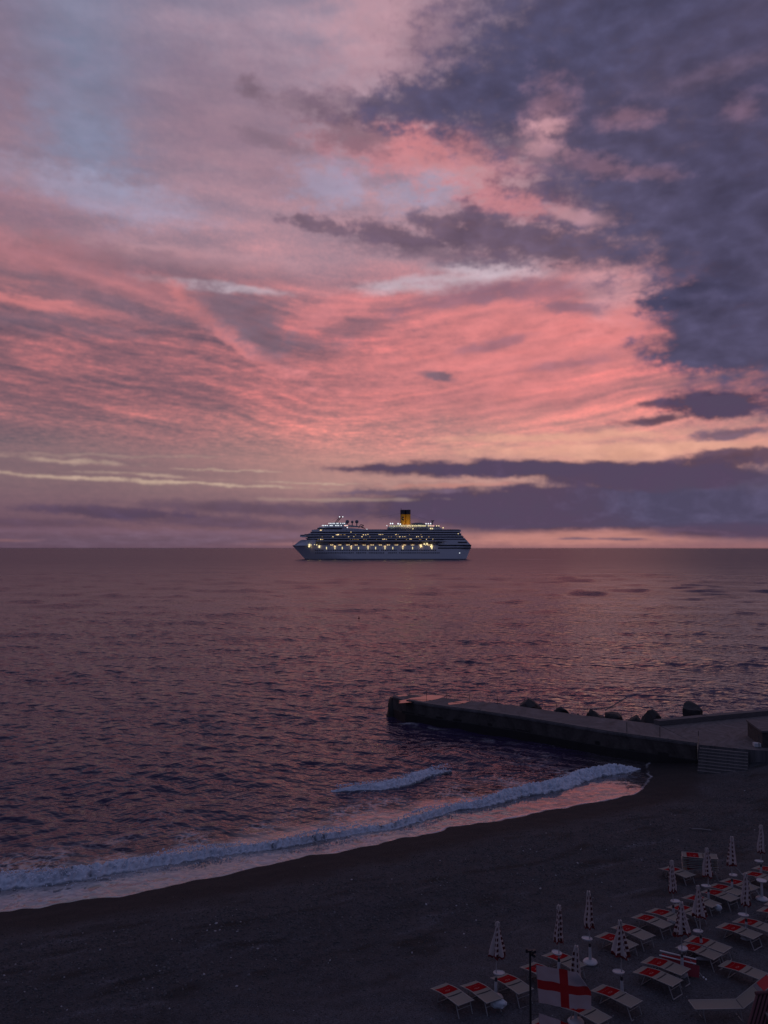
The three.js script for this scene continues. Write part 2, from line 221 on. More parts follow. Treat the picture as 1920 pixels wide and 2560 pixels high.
const groundY = (x, z) => groundOf(shoreDist(x, z), x, z);

// ---------------------------------------------------------------- sea
function buildSea() {
  // short-crested wind sea running in towards the beach
  const r = mulberry(99), comp = [], N = 42, base = Math.atan2(0.86, -0.12);
  const gauss = () => (r() + r() + r() + r() - 2) * 1.0;
  for (let i = 0; i < N; i++) { const L = 0.8 * Math.pow(12 / 0.8, (i + r()) / N), a = base + gauss() * 1.0; comp.push([Math.cos(a) * 2 * Math.PI / L, Math.sin(a) * 2 * Math.PI / L, r() * 6.283, 0.036 * L / 6.283 * (L > 5 ? 0.6 : 1), L]); }
  for (let i = 0; i < 26; i++) { const L = 14 * Math.pow(10, i / 25), a = base + gauss() * 0.9; comp.push([Math.cos(a) * 2 * Math.PI / L, Math.sin(a) * 2 * Math.PI / L, r() * 6.283, 0.019 * L / 6.283 * (L > 30 ? 0.2 : 1), L]); }
  const F = 804, H = 17.4, rows = [], cols = [];
  for (let y = 0.3; y < 12; y += 0.4) rows.push(H * F / y);
  for (let y = 12; y < 388; y += 0.52) rows.push(H * F / y);
  rows.unshift(62000); rows.push(34, 31);
  for (let a = -75; a < -30; a += 1.2) cols.push(a);
  for (let a = -30; a <= 30.001; a += 0.056) cols.push(a);
  for (let a = 31; a <= 75; a += 1.2) cols.push(a);
  const nr = rows.length, nc = cols.length, P = new Float32Array(nr * nc * 3), UV = new Float32Array(nr * nc * 2), UV1 = new Float32Array(nr * nc * 2), CL = new Float32Array(nr * nc * 3), D = new Float32Array(nr * nc);
  for (let i = 0; i < nr; i++) {
    const rr = rows[i], dr = Math.abs(rows[Math.min(i + 1, nr - 1)] - rows[Math.max(i - 1, 0)]) / 2;
    const act = comp.map(c => [...c, sstep(0.8, 2.2, c[4] / dr)]).filter(c => c[5] > 0.01);
    for (let j = 0; j < nc; j++) {
      const a = cols[j] * Math.PI / 180, x = Math.sin(a) * rr, z = -Math.cos(a) * rr, q = i * nc + j;
      const near = rr < 130, d = near ? shoreDist(x, z) : -60; D[q] = d;
      let h = 0;
      if (d < 2) {
        const gust = 0.75 + 0.5 * noise2(x / 21 + 3, z / 13) + 0.3 * noise2(x / 140, z / 60), calm = sstep(-1.5, -13, d) * 0.96 + 0.04 * sstep(0, -1.5, d), open = mixn(0.55, 2.6, sstep(70, 380, -z));
        for (const c of act) { const t = 0.5 + 0.5 * Math.sin(c[0] * x + c[1] * z + c[2]); h += c[3] * c[5] * (c[4] > 14 ? open : 1) * (2 * t * t - 0.75); }
        h *= gust * calm;
        h += 0.012 * fbm(x * 1.3, z * 1.3, 2) * sstep(0.2, -1, d);
      }
      // foam: lace on the wash, streaks behind the breakers, wash against the jetty and the wake of the ship
      let f = 0;
      if (near && d > -30 && d < 1) {
        const wx = x + 0.5 * noise2(x * 0.8, z * 0.8), wz = z + 0.5 * noise2(x * 0.8 + 9, z * 0.8);
        const n1 = 1 - Math.abs(fbm(wx * 0.9, wz * 0.9 + 3, 3)) * 3.4, n2 = 1 - Math.abs(noise2(wx * 2.6 + 7, wz * 2.6)) * 2.6, lace = clamp(Math.max(n1, n2 * 0.85));
        const left = 1 - sstep(-6, 12, x), zone = sstep(-5.6, -4.2, d) * sstep(0.1, -0.5, d);
        f = Math.max(f, zone * (0.07 + 0.6 * left * (0.4 + 0.6 * sstep(-4.4, -1.4, d))) * sstep(0.15, 0.95, lace + 0.35 * left) * (0.7 + 0.5 * noise2(x * 0.3, z * 0.3)));
        f = Math.max(f, 0.8 * Math.exp(-(((d + 0.12) / 0.1) ** 2)) * (0.55 + 0.6 * noise2(x * 0.8 + 4, z * 0.8)));
        f = Math.max(f, 0.5 * sstep(-9.5, -6.4, d) * sstep(-3.6, -5.0, d) * sstep(0.4, 1, lace) * sstep(-0.3, 0.3, noise2(x * 0.28, z * 0.28 + 30)));
        f = Math.max(f, 0.22 * sstep(-17, -10, d) * sstep(0.8, 1.0, n1) * sstep(0.05, 0.4, noise2(x * 0.2 + 8, z * 0.2 + 30)));
      }
      if (near && d < -10 && d > -24 && x > -7 && x < 8) { const wx = x + 0.4 * noise2(x * 0.9, z * 0.9), n1 = 1 - Math.abs(fbm(wx * 1.1, z * 1.1 + 3, 3)) * 3; f = Math.max(f, 0.5 * sstep(0.4, 1, n1) * Math.exp(-(((x - 0.5) / 4) ** 2) - (((z + 60.5 + 0.75 * (x - 0.5)) / 1.9) ** 2))); }
      if (near) {                                          // along the seaward corner and the near face of the jetty
        const s = (x - 0.6) * 0.775 + (z + 84.2) * 0.632, e = -((x - 0.6) * 0.632 - (z + 84.2) * 0.775);
        const lump = sstep(-0.25, 0.5, fbm(x * 0.9, z * 0.9 + 70, 3));
        f = Math.max(f, 0.75 * lump * Math.exp(-(((s - 5) / 2.6) ** 2) - (((e - 1.9) / 0.5) ** 2)), 0.3 * lump * Math.exp(-(((s + 1.3) / 1.0) ** 2) - (((e - 0.6) / 1.0) ** 2)), 0.22 * lump * Math.exp(-(((s - 13) / 3) ** 2) - (((e - 2.2) / 0.6) ** 2)));
        f = Math.max(f, 0.7 * lump * Math.exp(-(((x - 19.5) / 2.2) ** 2) - (((z + 82.5) / 1.6) ** 2)));
      }
      if (rr > 1100 && rr < 1500 && x > 120 && x < 420) f = Math.max(f, 0.35 * Math.exp(-(((z + 1288) / 9) ** 2)) * (1 - (x - 120) / 300));
      P[q * 3] = x; P[q * 3 + 1] = h + 0.02 * f; P[q * 3 + 2] = z; UV[q * 2] = x / 24; UV[q * 2 + 1] = z / 24;
      const shal = near ? sstep(-9, -1, d) : 0;
      UV1[q * 2] = clamp(Math.log(rr / 40) / Math.log(1500 / 40), 0.01, 0.99); UV1[q * 2 + 1] = near ? clamp(sstep(-6.5, -3.2, d + 0.8 * noise2(x * 0.4, z * 0.4)) * (1 - f), 0.02, 0.98) : 0.02;
      CL[q * 3] = mixn(mixn(0.030, 0.030, shal), 0.62, f); CL[q * 3 + 1] = mixn(mixn(0.020, 0.024, shal), 0.62, f); CL[q * 3 + 2] = mixn(mixn(0.052, 0.030, shal), 0.66, f);
    }
  }
  const ix = [];
  for (let i = 0; i + 1 < nr; i++) for (let j = 0; j + 1 < nc; j++) {
    const a = i * nc + j, b = a + 1, c = a + nc, d = c + 1; if (Math.min(D[a], D[b], D[c], D[d]) > 0.8) continue; ix.push(a, c, b, b, c, d);
  }
  const g = new THREE.BufferGeometry(); g.setAttribute('position', new THREE.BufferAttribute(P, 3)); g.setAttribute('uv', new THREE.BufferAttribute(UV, 2)); g.setAttribute('uv1', new THREE.BufferAttribute(UV1, 2)); g.setAttribute('color', new THREE.BufferAttribute(CL, 3)); g.setIndex(new THREE.BufferAttribute(new Uint32Array(ix), 1)); g.computeVertexNormals();
  // small ripples that the mesh does not hold: one square of 24 m, wrapping round
  const S = 1024, rc = [], r2 = mulberry(5);
  for (let i = 0; i < 26; i++) { const L = 0.22 * Math.pow(12, r2()), a = base + (r2() + r2() + r2() - 1.5) * 1.5, kx = Math.round(Math.cos(a) * 24 / L), ky = Math.round(Math.sin(a) * 24 / L); rc.push([kx, ky, r2() * 6.283, 0.032 / Math.hypot(kx, ky)]); }
  const sinT = new Float32Array(4096).map((_, i) => Math.cos(i / 4096 * 6.28318531));
  const nrm = dataTex(S, S, (x, y) => { let sx = 0, sy = 0; for (const c of rc) { const v = sinT[(((c[0] * x + c[1] * y) * 4 + c[2] * 652) & 4095)]; sx += c[0] * c[3] * v; sy += c[1] * c[3] * v; } const l = Math.hypot(sx, sy, 1); return [0.5 - 0.5 * sx / l, 0.5 - 0.5 * sy / l, 0.5 + 0.5 / l]; });
  // waves too far off for the mesh to hold roughen the surface; the thin film of the wash is smooth (red: film, green: roughness)
  const film = dataTex(64, 16, (x, y) => [sstep(0.1, 0.9, y / 15), mixn(0.09, 0.34, Math.pow(sstep(0.2, 1.0, x / 63), 1.1)), 0], false, false); film.channel = 1;
  const m = new THREE.MeshPhysicalMaterial({ color: 0xffffff, vertexColors: true, roughness: 1, roughnessMap: film, metalness: 0, ior: 1.34, specularIntensity: 0.52, normalMap: nrm, normalScale: new THREE.Vector2(1.7, 1.7), clearcoat: 1, clearcoatMap: film, clearcoatRoughness: 0.08 });
  const sea = mesh('sea', g, m); tag(sea, null, null, null, 'structure');
}
buildSea();

// breaking waves: rolls of foam with a steep front towards the beach
const foamMat = mat(0.54, 0.60, 0.70, 0.9, { vertexColors: true });
function breaker(name, label, pts, height, width, seed, cover) {
  const c = new THREE.CatmullRomCurve3(pts.map(p => V(p[0], 0, p[1]))), len = c.getLength(), n = Math.round(len / 0.05), mth = 56, P = [], CL = [], ix = [];
  const cp = c.getSpacedPoints(n);
  for (let i = 0; i <= n; i++) {
    const u = i / n, p = cp[i], q = cp[Math.min(i + 1, n)], o = cp[Math.max(i - 1, 0)], tx = q.x - o.x, tz = q.z - o.z, tl = Math.hypot(tx, tz), nx = -tz / tl, nz = tx / tl;   // towards the beach
    const s = u * len, ends = sstep(0, 3.2, s) * sstep(0, 3.2, len - s);
    const hh = height(u) * Math.sqrt(ends) * (1 + 0.4 * noise2(s * 0.17 + seed, 3) + 0.25 * noise2(s * 0.6 + seed, 9)), ww = width(u) * (0.3 + 0.7 * ends) * (1 + 0.42 * noise2(s * 0.21, seed) + 0.2 * noise2(s * 0.7, seed));
    const off = 0.2 * noise2(s * 0.2, seed + 20) + 0.16 * noise2(s * 0.7, seed + 31), cov = cover(u) + 0.45 * noise2(s * 0.22 + 40, seed) + 0.3 * noise2(s * 0.8 + 4, seed);
    for (let j = 0; j <= mth; j++) {
      const t = j / mth, prof = t < 0.5 ? Math.pow(sstep(0, 0.5, t), 1.2) : t < 0.8 ? Math.sqrt(Math.max(0, 1 - Math.pow((t - 0.5) / 0.3, 2) * 0.82)) : 0.424 * Math.pow(1 - (t - 0.8) / 0.2, 0.8);
      const x0 = p.x + nx * ((t - 0.5) * ww + off), z0 = p.z + nz * ((t - 0.5) * ww + off);
      const rag = fbm(x0 * 1.7 + seed, z0 * 1.7, 4, 0.6), lump = billow(x0 * 2.6 + seed, z0 * 2.6, 4, 0.55), fr = sstep(0.22, 0.62, t);
      const foam = sstep(0.2, 0.85, cov + 0.5 * fr - 0.3 + 0.9 * rag) * sstep(1.0, 0.86, t + 0.16 * rag);
      const y = -0.06 + prof * hh * (1 - 0.35 * foam * (0.8 - lump)) + foam * prof * 0.11 * fbm(x0 * 5, z0 * 5, 4, 0.6);
      const yy = mixn(-0.22, y, sstep(0.05, 0.5, foam)), bump = foam * 0.16 * fbm(x0 * 3.4 + 8, z0 * 3.4 + y * 5, 4, 0.6);
      P.push(x0 + nx * bump, yy, z0 + nz * bump);
      const w = mixn(0.55, 1, clamp(0.5 + 0.9 * (lump - 0.3) + 0.5 * rag)) * foam; CL.push(mixn(0.016, 1, w), mixn(0.036, 1, w), mixn(0.046, 1, w));
    }
  }
  for (let i = 0; i < n; i++) for (let j = 0; j < mth; j++) { const a = i * (mth + 1) + j, b = a + 1, e = a + mth + 1, f = e + 1; ix.push(a, b, e, b, f, e); }
  const g = new THREE.BufferGeometry(); g.setAttribute('position', new THREE.Float32BufferAttribute(P, 3)); g.setAttribute('color', new THREE.Float32BufferAttribute(CL, 3)); g.setIndex(ix); g.computeVertexNormals();
  tag(mesh(name, g, foamMat), label, 'wave', null, 'stuff');
}
breaker('breaking_wave', 'long low roll of white foam breaking along the whole beach', [[-36, -36.2], [-30, -38.6], [-20, -42.6], [-16.6, -43.2], [-13.5, -44.9], [-10, -46.5], [-5.7, -48], [-2.2, -49.9], [0.6, -51.2], [3.7, -53.9], [7, -55.8], [9.6, -57.9], [12.5, -59.6], [15.7, -62.4], [18.9, -63.9], [20.4, -64.4]], u => 0.62 - 0.24 * sstep(0.33, 0.5, u) + 0.3 * sstep(0.68, 0.85, u), u => 1.75 - 0.85 * sstep(0.3, 0.5, u) + 1.1 * sstep(0.62, 0.9, u), 3, u => 0.95 - 0.3 * sstep(0.46, 0.54, u) * (1 - sstep(0.6, 0.72, u)));
breaker('breaking_wave', 'short crest of white foam farther out left of the jetty', [[-3.8, -58.7], [-2.6, -58.9], [-1, -59.4], [1, -60.4], [3.2, -62.8], [5.2, -64.2]], u => 0.5 - 0.1 * u, u => 1.7, 17, u => 0.9 - 0.25 * sstep(0.7, 1, u));

{ // torn flecks of foam thrown up along the crests and left behind them
  const fl = new THREE.InstancedMesh(new THREE.IcosahedronGeometry(1, 1), mat(0.54, 0.60, 0.70, 0.9), 9000), M = new THREE.Matrix4(), Q = new THREE.Quaternion(), r = mulberry(61); let k = 0;
  for (const [pts, n, w, h] of [[[[-33, -37.3], [-20, -42.6], [-16.6, -43.2], [-13.5, -44.9], [-10, -46.5], [-5.7, -48], [-2.2, -49.9], [0.6, -51.2], [3.7, -53.9], [7, -55.8], [9.6, -57.9], [12.5, -59.6], [15.7, -62.4], [18.9, -63.9]], 7600, 0.95, 0.55], [[[-3.6, -58.7], [-1, -59.4], [1, -60.4], [3.2, -62.8], [5, -64.1]], 1400, 0.8, 0.5]]) {
    const c = new THREE.CatmullRomCurve3(pts.map(p => V(p[0], 0, p[1])));
    const cp = c.getSpacedPoints(1200);
    for (let i = 0; i < n; i++) {
      const q = Math.floor(r() * 1199), p = cp[q], t = cp[q + 1].clone().sub(p).normalize(), e = (r() + r() - 1) * w * 1.25, lump = noise2(p.x * 0.5 + p.z, p.z * 0.5);
      if (r() > 0.55 + 0.6 * lump) continue;
      const s = 0.018 + 0.06 * r() * r() * r(), y = Math.max(0.02, h * (0.75 + 0.3 * lump) * (1 - (e / w) ** 2)) + (r() < 0.12 ? r() * 0.16 : r() * 0.04 - 0.03);
      Q.setFromEuler(new THREE.Euler(r() * 6, r() * 6, r() * 6)); M.compose(V(p.x - t.z * e, y, p.z + t.x * e), Q, V(s * 1.5, s * 0.7, s)); fl.setMatrixAt(k++, M);
    }
  }
  fl.count = k; fl.name = numbered('foam_flecks'); fl.castShadow = fl.receiveShadow = true; scene.add(fl); tag(fl, 'small torn flecks of foam along the crests of the breaking waves', 'foam', null, 'stuff');
}

// ---------------------------------------------------------------- beach
function buildBeach() {
  const line = (a, b, s, lo, hi) => { const l = []; for (let v = a; v <= b + 1e-6; v += s) l.push(v); let st = s; while (l[0] > lo) { st *= 1.35; l.unshift(l[0] - st); } st = s; while (l[l.length - 1] < hi) { st *= 1.35; l.push(l[l.length - 1] + st); } return l; };
  const xs = line(-26, 32, 0.17, -800, 800), zs = line(-70, -23, 0.17, -110, 900), nx = xs.length, nz = zs.length;
  const P = new Float32Array(nx * nz * 3), UV = new Float32Array(nx * nz * 2), CL = new Float32Array(nx * nz * 3), D = new Float32Array(nx * nz);
  for (let j = 0; j < nz; j++) for (let i = 0; i < nx; i++) {
    const x = xs[i], z = zs[j], q = j * nx + i, d = shoreDist(x, z); D[q] = d;
    P[q * 3] = x; P[q * 3 + 1] = groundOf(d, x, z); P[q * 3 + 2] = z; UV[q * 2] = x / 5; UV[q * 2 + 1] = z / 5;
    const dn = d + 0.7 * fbm(x * 0.5, z * 0.5, 3), wet = 1 - sstep(2.6, 5.4, dn), band = sstep(3.4, 5.5, dn) * (1 - sstep(13, 19, dn + 2 * noise2(x * 0.13, z * 0.13)));
    const weed = sstep(0.1, 0.5, fbm(x * 0.35 + 5, z * 0.8 + x * 0.3, 3)) * band, mot = 1 + 0.32 * fbm(x * 0.6, z * 0.6, 3) + 0.34 * fbm(x * 2.4, z * 2.4, 3);
    const lines = sstep(0.25, 0.6, fbm(x * 0.25 + 40, (z + x * 0.5) * 1.1, 3)) * band, dry = mixn(1, 0.72, band) * mot * (1 - 0.75 * weed) * (1 + 0.9 * lines);
    const c0 = [0.080, 0.084, 0.102], w0 = [0.018, 0.013, 0.015];
    for (let k = 0; k < 3; k++) CL[q * 3 + k] = mixn(c0[k] * dry, w0[k] * mot, wet);
  }
  const ix = []; for (let j = 0; j + 1 < nz; j++) for (let i = 0; i + 1 < nx; i++) { const a = j * nx + i, b = a + 1, c = a + nx, d = c + 1; if (Math.max(D[a], D[b], D[c], D[d]) < -14) continue; ix.push(a, c, b, b, c, d); }
  const g = new THREE.BufferGeometry(); g.setAttribute('position', new THREE.BufferAttribute(P, 3)); g.setAttribute('uv', new THREE.BufferAttribute(UV, 2)); g.setAttribute('color', new THREE.BufferAttribute(CL, 3)); g.setIndex(new THREE.BufferAttribute(new Uint32Array(ix), 1)); g.computeVertexNormals();
  // shingle: cells of stones, 5 m square, wrapping round
  const S = 1024, n = 120, r = mulberry(31), cx = new Float32Array(n * n), cy = new Float32Array(n * n), cs = new Float32Array(n * n);
  for (let i = 0; i < n * n; i++) { cx[i] = r(); cy[i] = r(); cs[i] = r(); }
  const hgt = new Float32Array(S * S), ton = new Float32Array(S * S);
  for (let y = 0; y < S; y++) for (let x = 0; x < S; x++) {
    const u = x / S * n, v = y / S * n, iu = Math.floor(u), iv = Math.floor(v); let d1 = 9, id = 0;
    for (let b = -1; b <= 1; b++) for (let a = -1; a <= 1; a++) { const k = ((iv + b + n) % n) * n + (iu + a + n) % n, dx = iu + a + cx[k] - u, dy = iv + b + cy[k] - v, dd = (dx * dx + dy * dy) / (0.5 + cs[k]); if (dd < d1) { d1 = dd; id = k; } }
    hgt[y * S + x] = Math.sqrt(Math.max(0, 1 - d1 * 1.5)); ton[y * S + x] = 0.62 + 0.38 * Math.pow(cs[id], 1.5) + (cs[id] > 0.985 ? 0.8 : 0);
  }
  const map = dataTex(S, S, (x, y) => { const t = ton[y * S + x] * (0.55 + 0.45 * hgt[y * S + x]) * 0.78; return [t, t, t]; }), bump = dataTex(S, S, (x, y) => { const t = hgt[y * S + x]; return [t, t, t]; });
  const m = new THREE.MeshStandardMaterial({ color: 0xffffff, vertexColors: true, map, bumpMap: bump, bumpScale: 0.025, roughness: 0.95 });
  tag(mesh('beach', g, m), null, null, null, 'structure');
  // loose stones proud of the shingle
  const stones = new THREE.InstancedMesh(new THREE.IcosahedronGeometry(1, 0), mat(1, 1, 1, 0.9), 52000), M4 = new THREE.Matrix4(), Q = new THREE.Quaternion(), col = new THREE.Color(); let k = 0;
  const r3 = mulberry(77);
  for (let tries = 0; tries < 900000 && k < 52000; tries++) {
    const z = -24 - 36 * Math.pow(r3(), 0.8), x = (r3() * 2 - 1) * (-z * 0.62 + 3); if (x > 27) continue;
    const d = shoreDist(x, z); if (d < 1.5) continue;
    const band = sstep(3.5, 6, d) * (1 - sstep(11, 17, d)), patch = sstep(-0.1, 0.5, fbm(x * 0.4 + 9, z * 0.4, 2)); if (r3() > 0.16 + 0.84 * band * (0.35 + 0.65 * patch) - 0.1 * (1 - sstep(2, 4, d))) continue;
    const s = 0.014 + 0.034 * Math.pow(r3(), 3) * (0.6 + 0.8 * band), pale = r3() < 0.006;
    Q.setFromEuler(new THREE.Euler(r3() * 0.6, r3() * 6.28, r3() * 0.6));
    M4.compose(V(x, groundOf(d, x, z) + s * 0.1, z), Q, V(s * (0.8 + r3() * 0.7), s * 0.6, s)); stones.setMatrixAt(k, M4);
    const t = (pale ? 0.3 : 0.04 + 0.11 * r3() * r3() * r3()) * (d < 4.5 ? 0.5 : 1); stones.setColorAt(k, col.setRGB(t, t * 0.97, t * (1 + 0.06 * r3()))); k++;
  }
  stones.count = k; stones.name = numbered('pebbles'); stones.castShadow = stones.receiveShadow = true; scene.add(stones); tag(stones, 'loose grey pebbles scattered over the dark shingle beach', 'pebbles', null, 'stuff');
}
buildBeach();
// ---------------------------------------------------------------- jetty
{
  const concTex = dataTex(512, 512, (x, y) => { const u = x / 512, v = y / 512, a = Math.PI * 2; const n = fbm(Math.cos(u * a) * 2.2 + Math.sin(v * a) * 1.3 + 5, Math.sin(u * a) * 2.2 + Math.cos(v * a) * 1.7, 5, 0.6), f = fbm(u * 60, v * 60, 2); const t = clamp(0.68 + 0.6 * n + 0.2 * f, 0.2); return [t, t * 0.985, t * 0.97]; });
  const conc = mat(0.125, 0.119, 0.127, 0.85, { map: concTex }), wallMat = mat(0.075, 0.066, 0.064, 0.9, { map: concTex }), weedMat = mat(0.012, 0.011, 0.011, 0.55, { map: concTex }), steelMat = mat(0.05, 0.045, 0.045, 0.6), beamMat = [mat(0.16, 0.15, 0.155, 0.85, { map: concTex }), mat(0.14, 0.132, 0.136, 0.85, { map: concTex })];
  const near = [[0.9, -84.4], [2.2, -82.0], [4.9, -79.6], [8.9, -76.8], [12.2, -74.2], [19, -68.0], [24.6, -64.0]], far = [[1.4, -86.0], [4.1, -84.6], [6.6, -83.2], [12.9, -79.4], [17.8, -75.2], [23.8, -71.2]];
  const t = thing('jetty', 'long dark concrete jetty running out into the sea on the right', 'jetty', [0, 0, 0]);
  const slab = (poly, y0, y1, name, m, inset = 0) => { const s = new THREE.Shape(poly.map(p => new THREE.Vector2(p[0], -p[1]))); const g = new THREE.ExtrudeGeometry(s, { depth: y1 - y0, bevelEnabled: inset > 0, bevelSize: inset, bevelThickness: inset, bevelSegments: 2 }); g.rotateX(-Math.PI / 2); g.translate(0, y0, 0); const p = g.attributes.position, uv = []; for (let i = 0; i < p.count; i++) uv.push((p.getX(i) * 0.77 - p.getZ(i) * -0.63) / 13, (p.getY(i) + (p.getX(i) * 0.63 - p.getZ(i) * 0.77) * 0.9) / 13); g.setAttribute('uv', new THREE.Float32BufferAttribute(uv, 2)); return mesh(name, g, m, t); };
  const outline = [...near, ...[...far].reverse()];
  const shrink = (poly, k) => { const cx = poly.reduce((s, p) => s + p[0], 0) / poly.length, cz = poly.reduce((s, p) => s + p[1], 0) / poly.length; return poly.map(p => { const l = Math.hypot(p[0] - cx, p[1] - cz); return [p[0] + (cx - p[0]) / l * k, p[1] + (cz - p[1]) / l * k]; }); };
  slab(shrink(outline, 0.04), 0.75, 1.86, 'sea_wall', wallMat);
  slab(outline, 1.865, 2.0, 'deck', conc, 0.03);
  slab(outline, -2.5, 0.745, 'weedy_footing', weedMat, 0.05);
  // pale beam along the near edge, cast in lengths
  for (let i = 1; i + 1 < near.length; i++) { const [ax, az] = near[i], [bx, bz] = near[i + 1], L = Math.hypot(bx - ax, bz - az), m = Math.max(1, Math.round(L / 2.6)), an = Math.atan2(bz - az, bx - ax);
    for (let q = 0; q < m; q++) { const k = (q + 0.5) / m; mesh('edge_beam', box(L / m - 0.05, 0.1, 0.5, ax + (bx - ax) * k + Math.sin(an) * 0.3, 2.055, az + (bz - az) * k - Math.cos(an) * 0.3, -an), beamMat[(q + i) % 2], t); } }
  // vertical joints and weedy streaks on the wall
  for (let i = 1; i + 1 < near.length; i++) { const [ax, az] = near[i], [bx, bz] = near[i + 1], an = Math.atan2(bz - az, bx - ax); for (let q = 0; q < 2; q++) { const k = (q + rnd()) / 2, w = 0.3 + 1.2 * rnd(), hh = 0.12 + 0.4 * rnd() * rnd(); mesh('weed_streak', box(w, hh, 0.03, ax + (bx - ax) * k - Math.sin(an) * 0.02, 0.75 + hh / 2 - 0.02, az + (bz - az) * k + Math.cos(an) * 0.02, -an), weedMat, t); } }
  // broken, rounded head of the jetty
  const head = new THREE.CylinderGeometry(0.6, 1.35, 4.0, 22, 10); { const p = head.attributes.position; for (let i = 0; i < p.count; i++) { const k = 1 + 0.3 * noise2(p.getX(i) * 1.3 + 4, p.getZ(i) * 1.3 + p.getY(i)); p.setX(i, p.getX(i) * k); p.setZ(i, p.getZ(i) * k * 1.05); } head.computeVertexNormals(); head.translate(1.25, -0.16, -85.0); }
  mesh('jetty_head', head, weedMat, t);
  // parapet along the outer edge at the landward end and the paved apron behind the beach
  const apron = [[24.7, -64.05], [28.2, -62.3], [33, -61.2], [60, -60], [60, -86], [36.2, -75.8], [28.8, -73.0], [24.0, -71.25]];
  const ap = thing('paved_apron', 'grey paved apron between the jetty and the right edge of the photo', 'pavement', [0, 0, 0]); ap.userData.kind = 'structure'; delete ap.userData.category;
  { const s = new THREE.Shape(apron.map(p => new THREE.Vector2(p[0], -p[1]))), g = new THREE.ExtrudeGeometry(s, { depth: 3, bevelEnabled: false }); g.rotateX(-Math.PI / 2); g.translate(0, -1.02, 0); const p = g.attributes.position, uv = []; for (let i = 0; i < p.count; i++) uv.push(p.getX(i) / 6, p.getZ(i) / 6); g.setAttribute('uv', new THREE.Float32BufferAttribute(uv, 2)); mesh('paving', g, conc, ap); }
  const kerb = []; const kp = [[23.9, -71.0], [28.8, -72.9], [36.2, -75.7], [60, -84.5]]; for (let i = 0; i + 1 < kp.length; i++) { const [ax, az] = kp[i], [bx, bz] = kp[i + 1], L = Math.hypot(bx - ax, bz - az); kerb.push(box(L + 0.2, 0.42, 0.75, (ax + bx) / 2, 2.0 + 0.2, (az + bz) / 2, -Math.atan2(bz - az, bx - ax))); }
  tag(mesh('parapet', kerb, conc), 'low concrete parapet along the seaward edge of the paved apron', 'parapet');
  // rain and spray lying on the deck near the head
  for (const [cx, cz, a, b, sd] of [[4.0, -83.0, 3.0, 1.15, 2], [7.4, -81.0, 1.5, 0.5, 6], [1.9, -84.9, 0.7, 0.5, 9]]) {
    const s = new THREE.Shape(); for (let i = 0; i <= 40; i++) { const w = i / 40 * 6.2832, k = 1 + 0.35 * noise2(Math.cos(w) * 1.6 + sd, Math.sin(w) * 1.6), x = Math.cos(w) * a * k, y = Math.sin(w) * b * k; i ? s.lineTo(x, y) : s.moveTo(x, y); }
    const g = new THREE.ShapeGeometry(s); g.rotateX(-Math.PI / 2); g.rotateY(0.68); g.translate(cx, cx > 24 ? 1.986 : 2.036, cz);
    tag(mesh('puddle', g, new THREE.MeshPhysicalMaterial({ color: new THREE.Color(0.03, 0.03, 0.032), roughness: 0.04, ior: 1.34, side: THREE.DoubleSide })), null, null, null, 'structure');
  }
  // steps down to the beach
  const st = thing('stairs', 'flight of concrete steps from the paved apron down to the beach', 'stairs', [26.35, 0, -63.1]); st.rotation.y = -Math.atan2(1.5, 3.1);
  for (let i = 0; i < 8; i++) { const y = 1.98 - 0.165 * (i + 1); mesh('step', box(3.45, y + 0.6, 0.34, 0, (y - 0.6) / 2, 0.22 + i * 0.335), i % 2 ? conc : mat(0.14, 0.132, 0.138, 0.85, { map: concTex }), st); }
  mesh('handrail', [...bend([V(-1.8, 1.98, 0.2), V(-1.8, 2.7, 0.2), V(-1.8, 2.0, 1.5), V(-1.8, 1.2, 1.5)], 0.025), ...bend([V(-1.8, 2.35, 0.22), V(-1.8, 1.62, 1.5)], 0.02)], mat(0.16, 0.13, 0.1, 0.5), st);
  // dark masonry box at the right edge
  const hb = thing('sea_wall_block', 'dark masonry block with pale flat top at right edge above steps', 'wall', [32.6, 0, -64.5], -0.16);
  mesh('wall', box(6, 2.5, 4, 0, 1.9, 0), wallMat, hb); mesh('coping', box(6.2, 0.14, 4.2, 0, 3.22, 0), conc, hb); mesh('footing', box(0.5, 0.25, 0.5, -3.3, 2.12, 1.6), mat(0.5, 0.5, 0.52), hb);
  // thin railing round the jetty
  const rl = thing('railing', 'thin rusty railing of posts and wires round the jetty head', 'railing', [0, 0, 0]);
  const rp = [[2.6, -84.2], [4.4, -84.2], [6.4, -83.0], [8.6, -81.8], [11.2, -80.2], [13.6, -78.6], [16.2, -76.4], [18.6, -74.4], [21.2, -72.7]];
  rp.forEach(([x, z], i) => mesh('post', rod(V(x, 1.98, z), V(x + 0.03, 2.0 + (i < 4 ? 0.7 : 0.8), z), 0.022, 6), steelMat, rl));
  for (const h of [0.35, 0.66]) mesh('rail', tube(rp.slice(0, 4).map(([x, z], i) => V(x, 2 + h + 0.04 * Math.sin(i * 2), z)), 0.022, 5), steelMat, rl);
  for (const h of [0.4, 0.76]) mesh('wire', tube(rp.slice(3).map(([x, z], i) => V(x, 2 + h - 0.03 * (i % 2), z)), 0.008, 4), steelMat, rl);
  const r2 = thing('railing', 'row of thin bare posts along the apron edge above the steps', 'railing', [0, 0, 0]);
  [[20.2, -67.6], [22.4, -66], [24.9, -64.4], [29, -62.9]].forEach(([x, z], i) => mesh('post', rod(V(x, 1.96, z), V(x, 2.95, z), 0.03, 6), steelMat, r2));
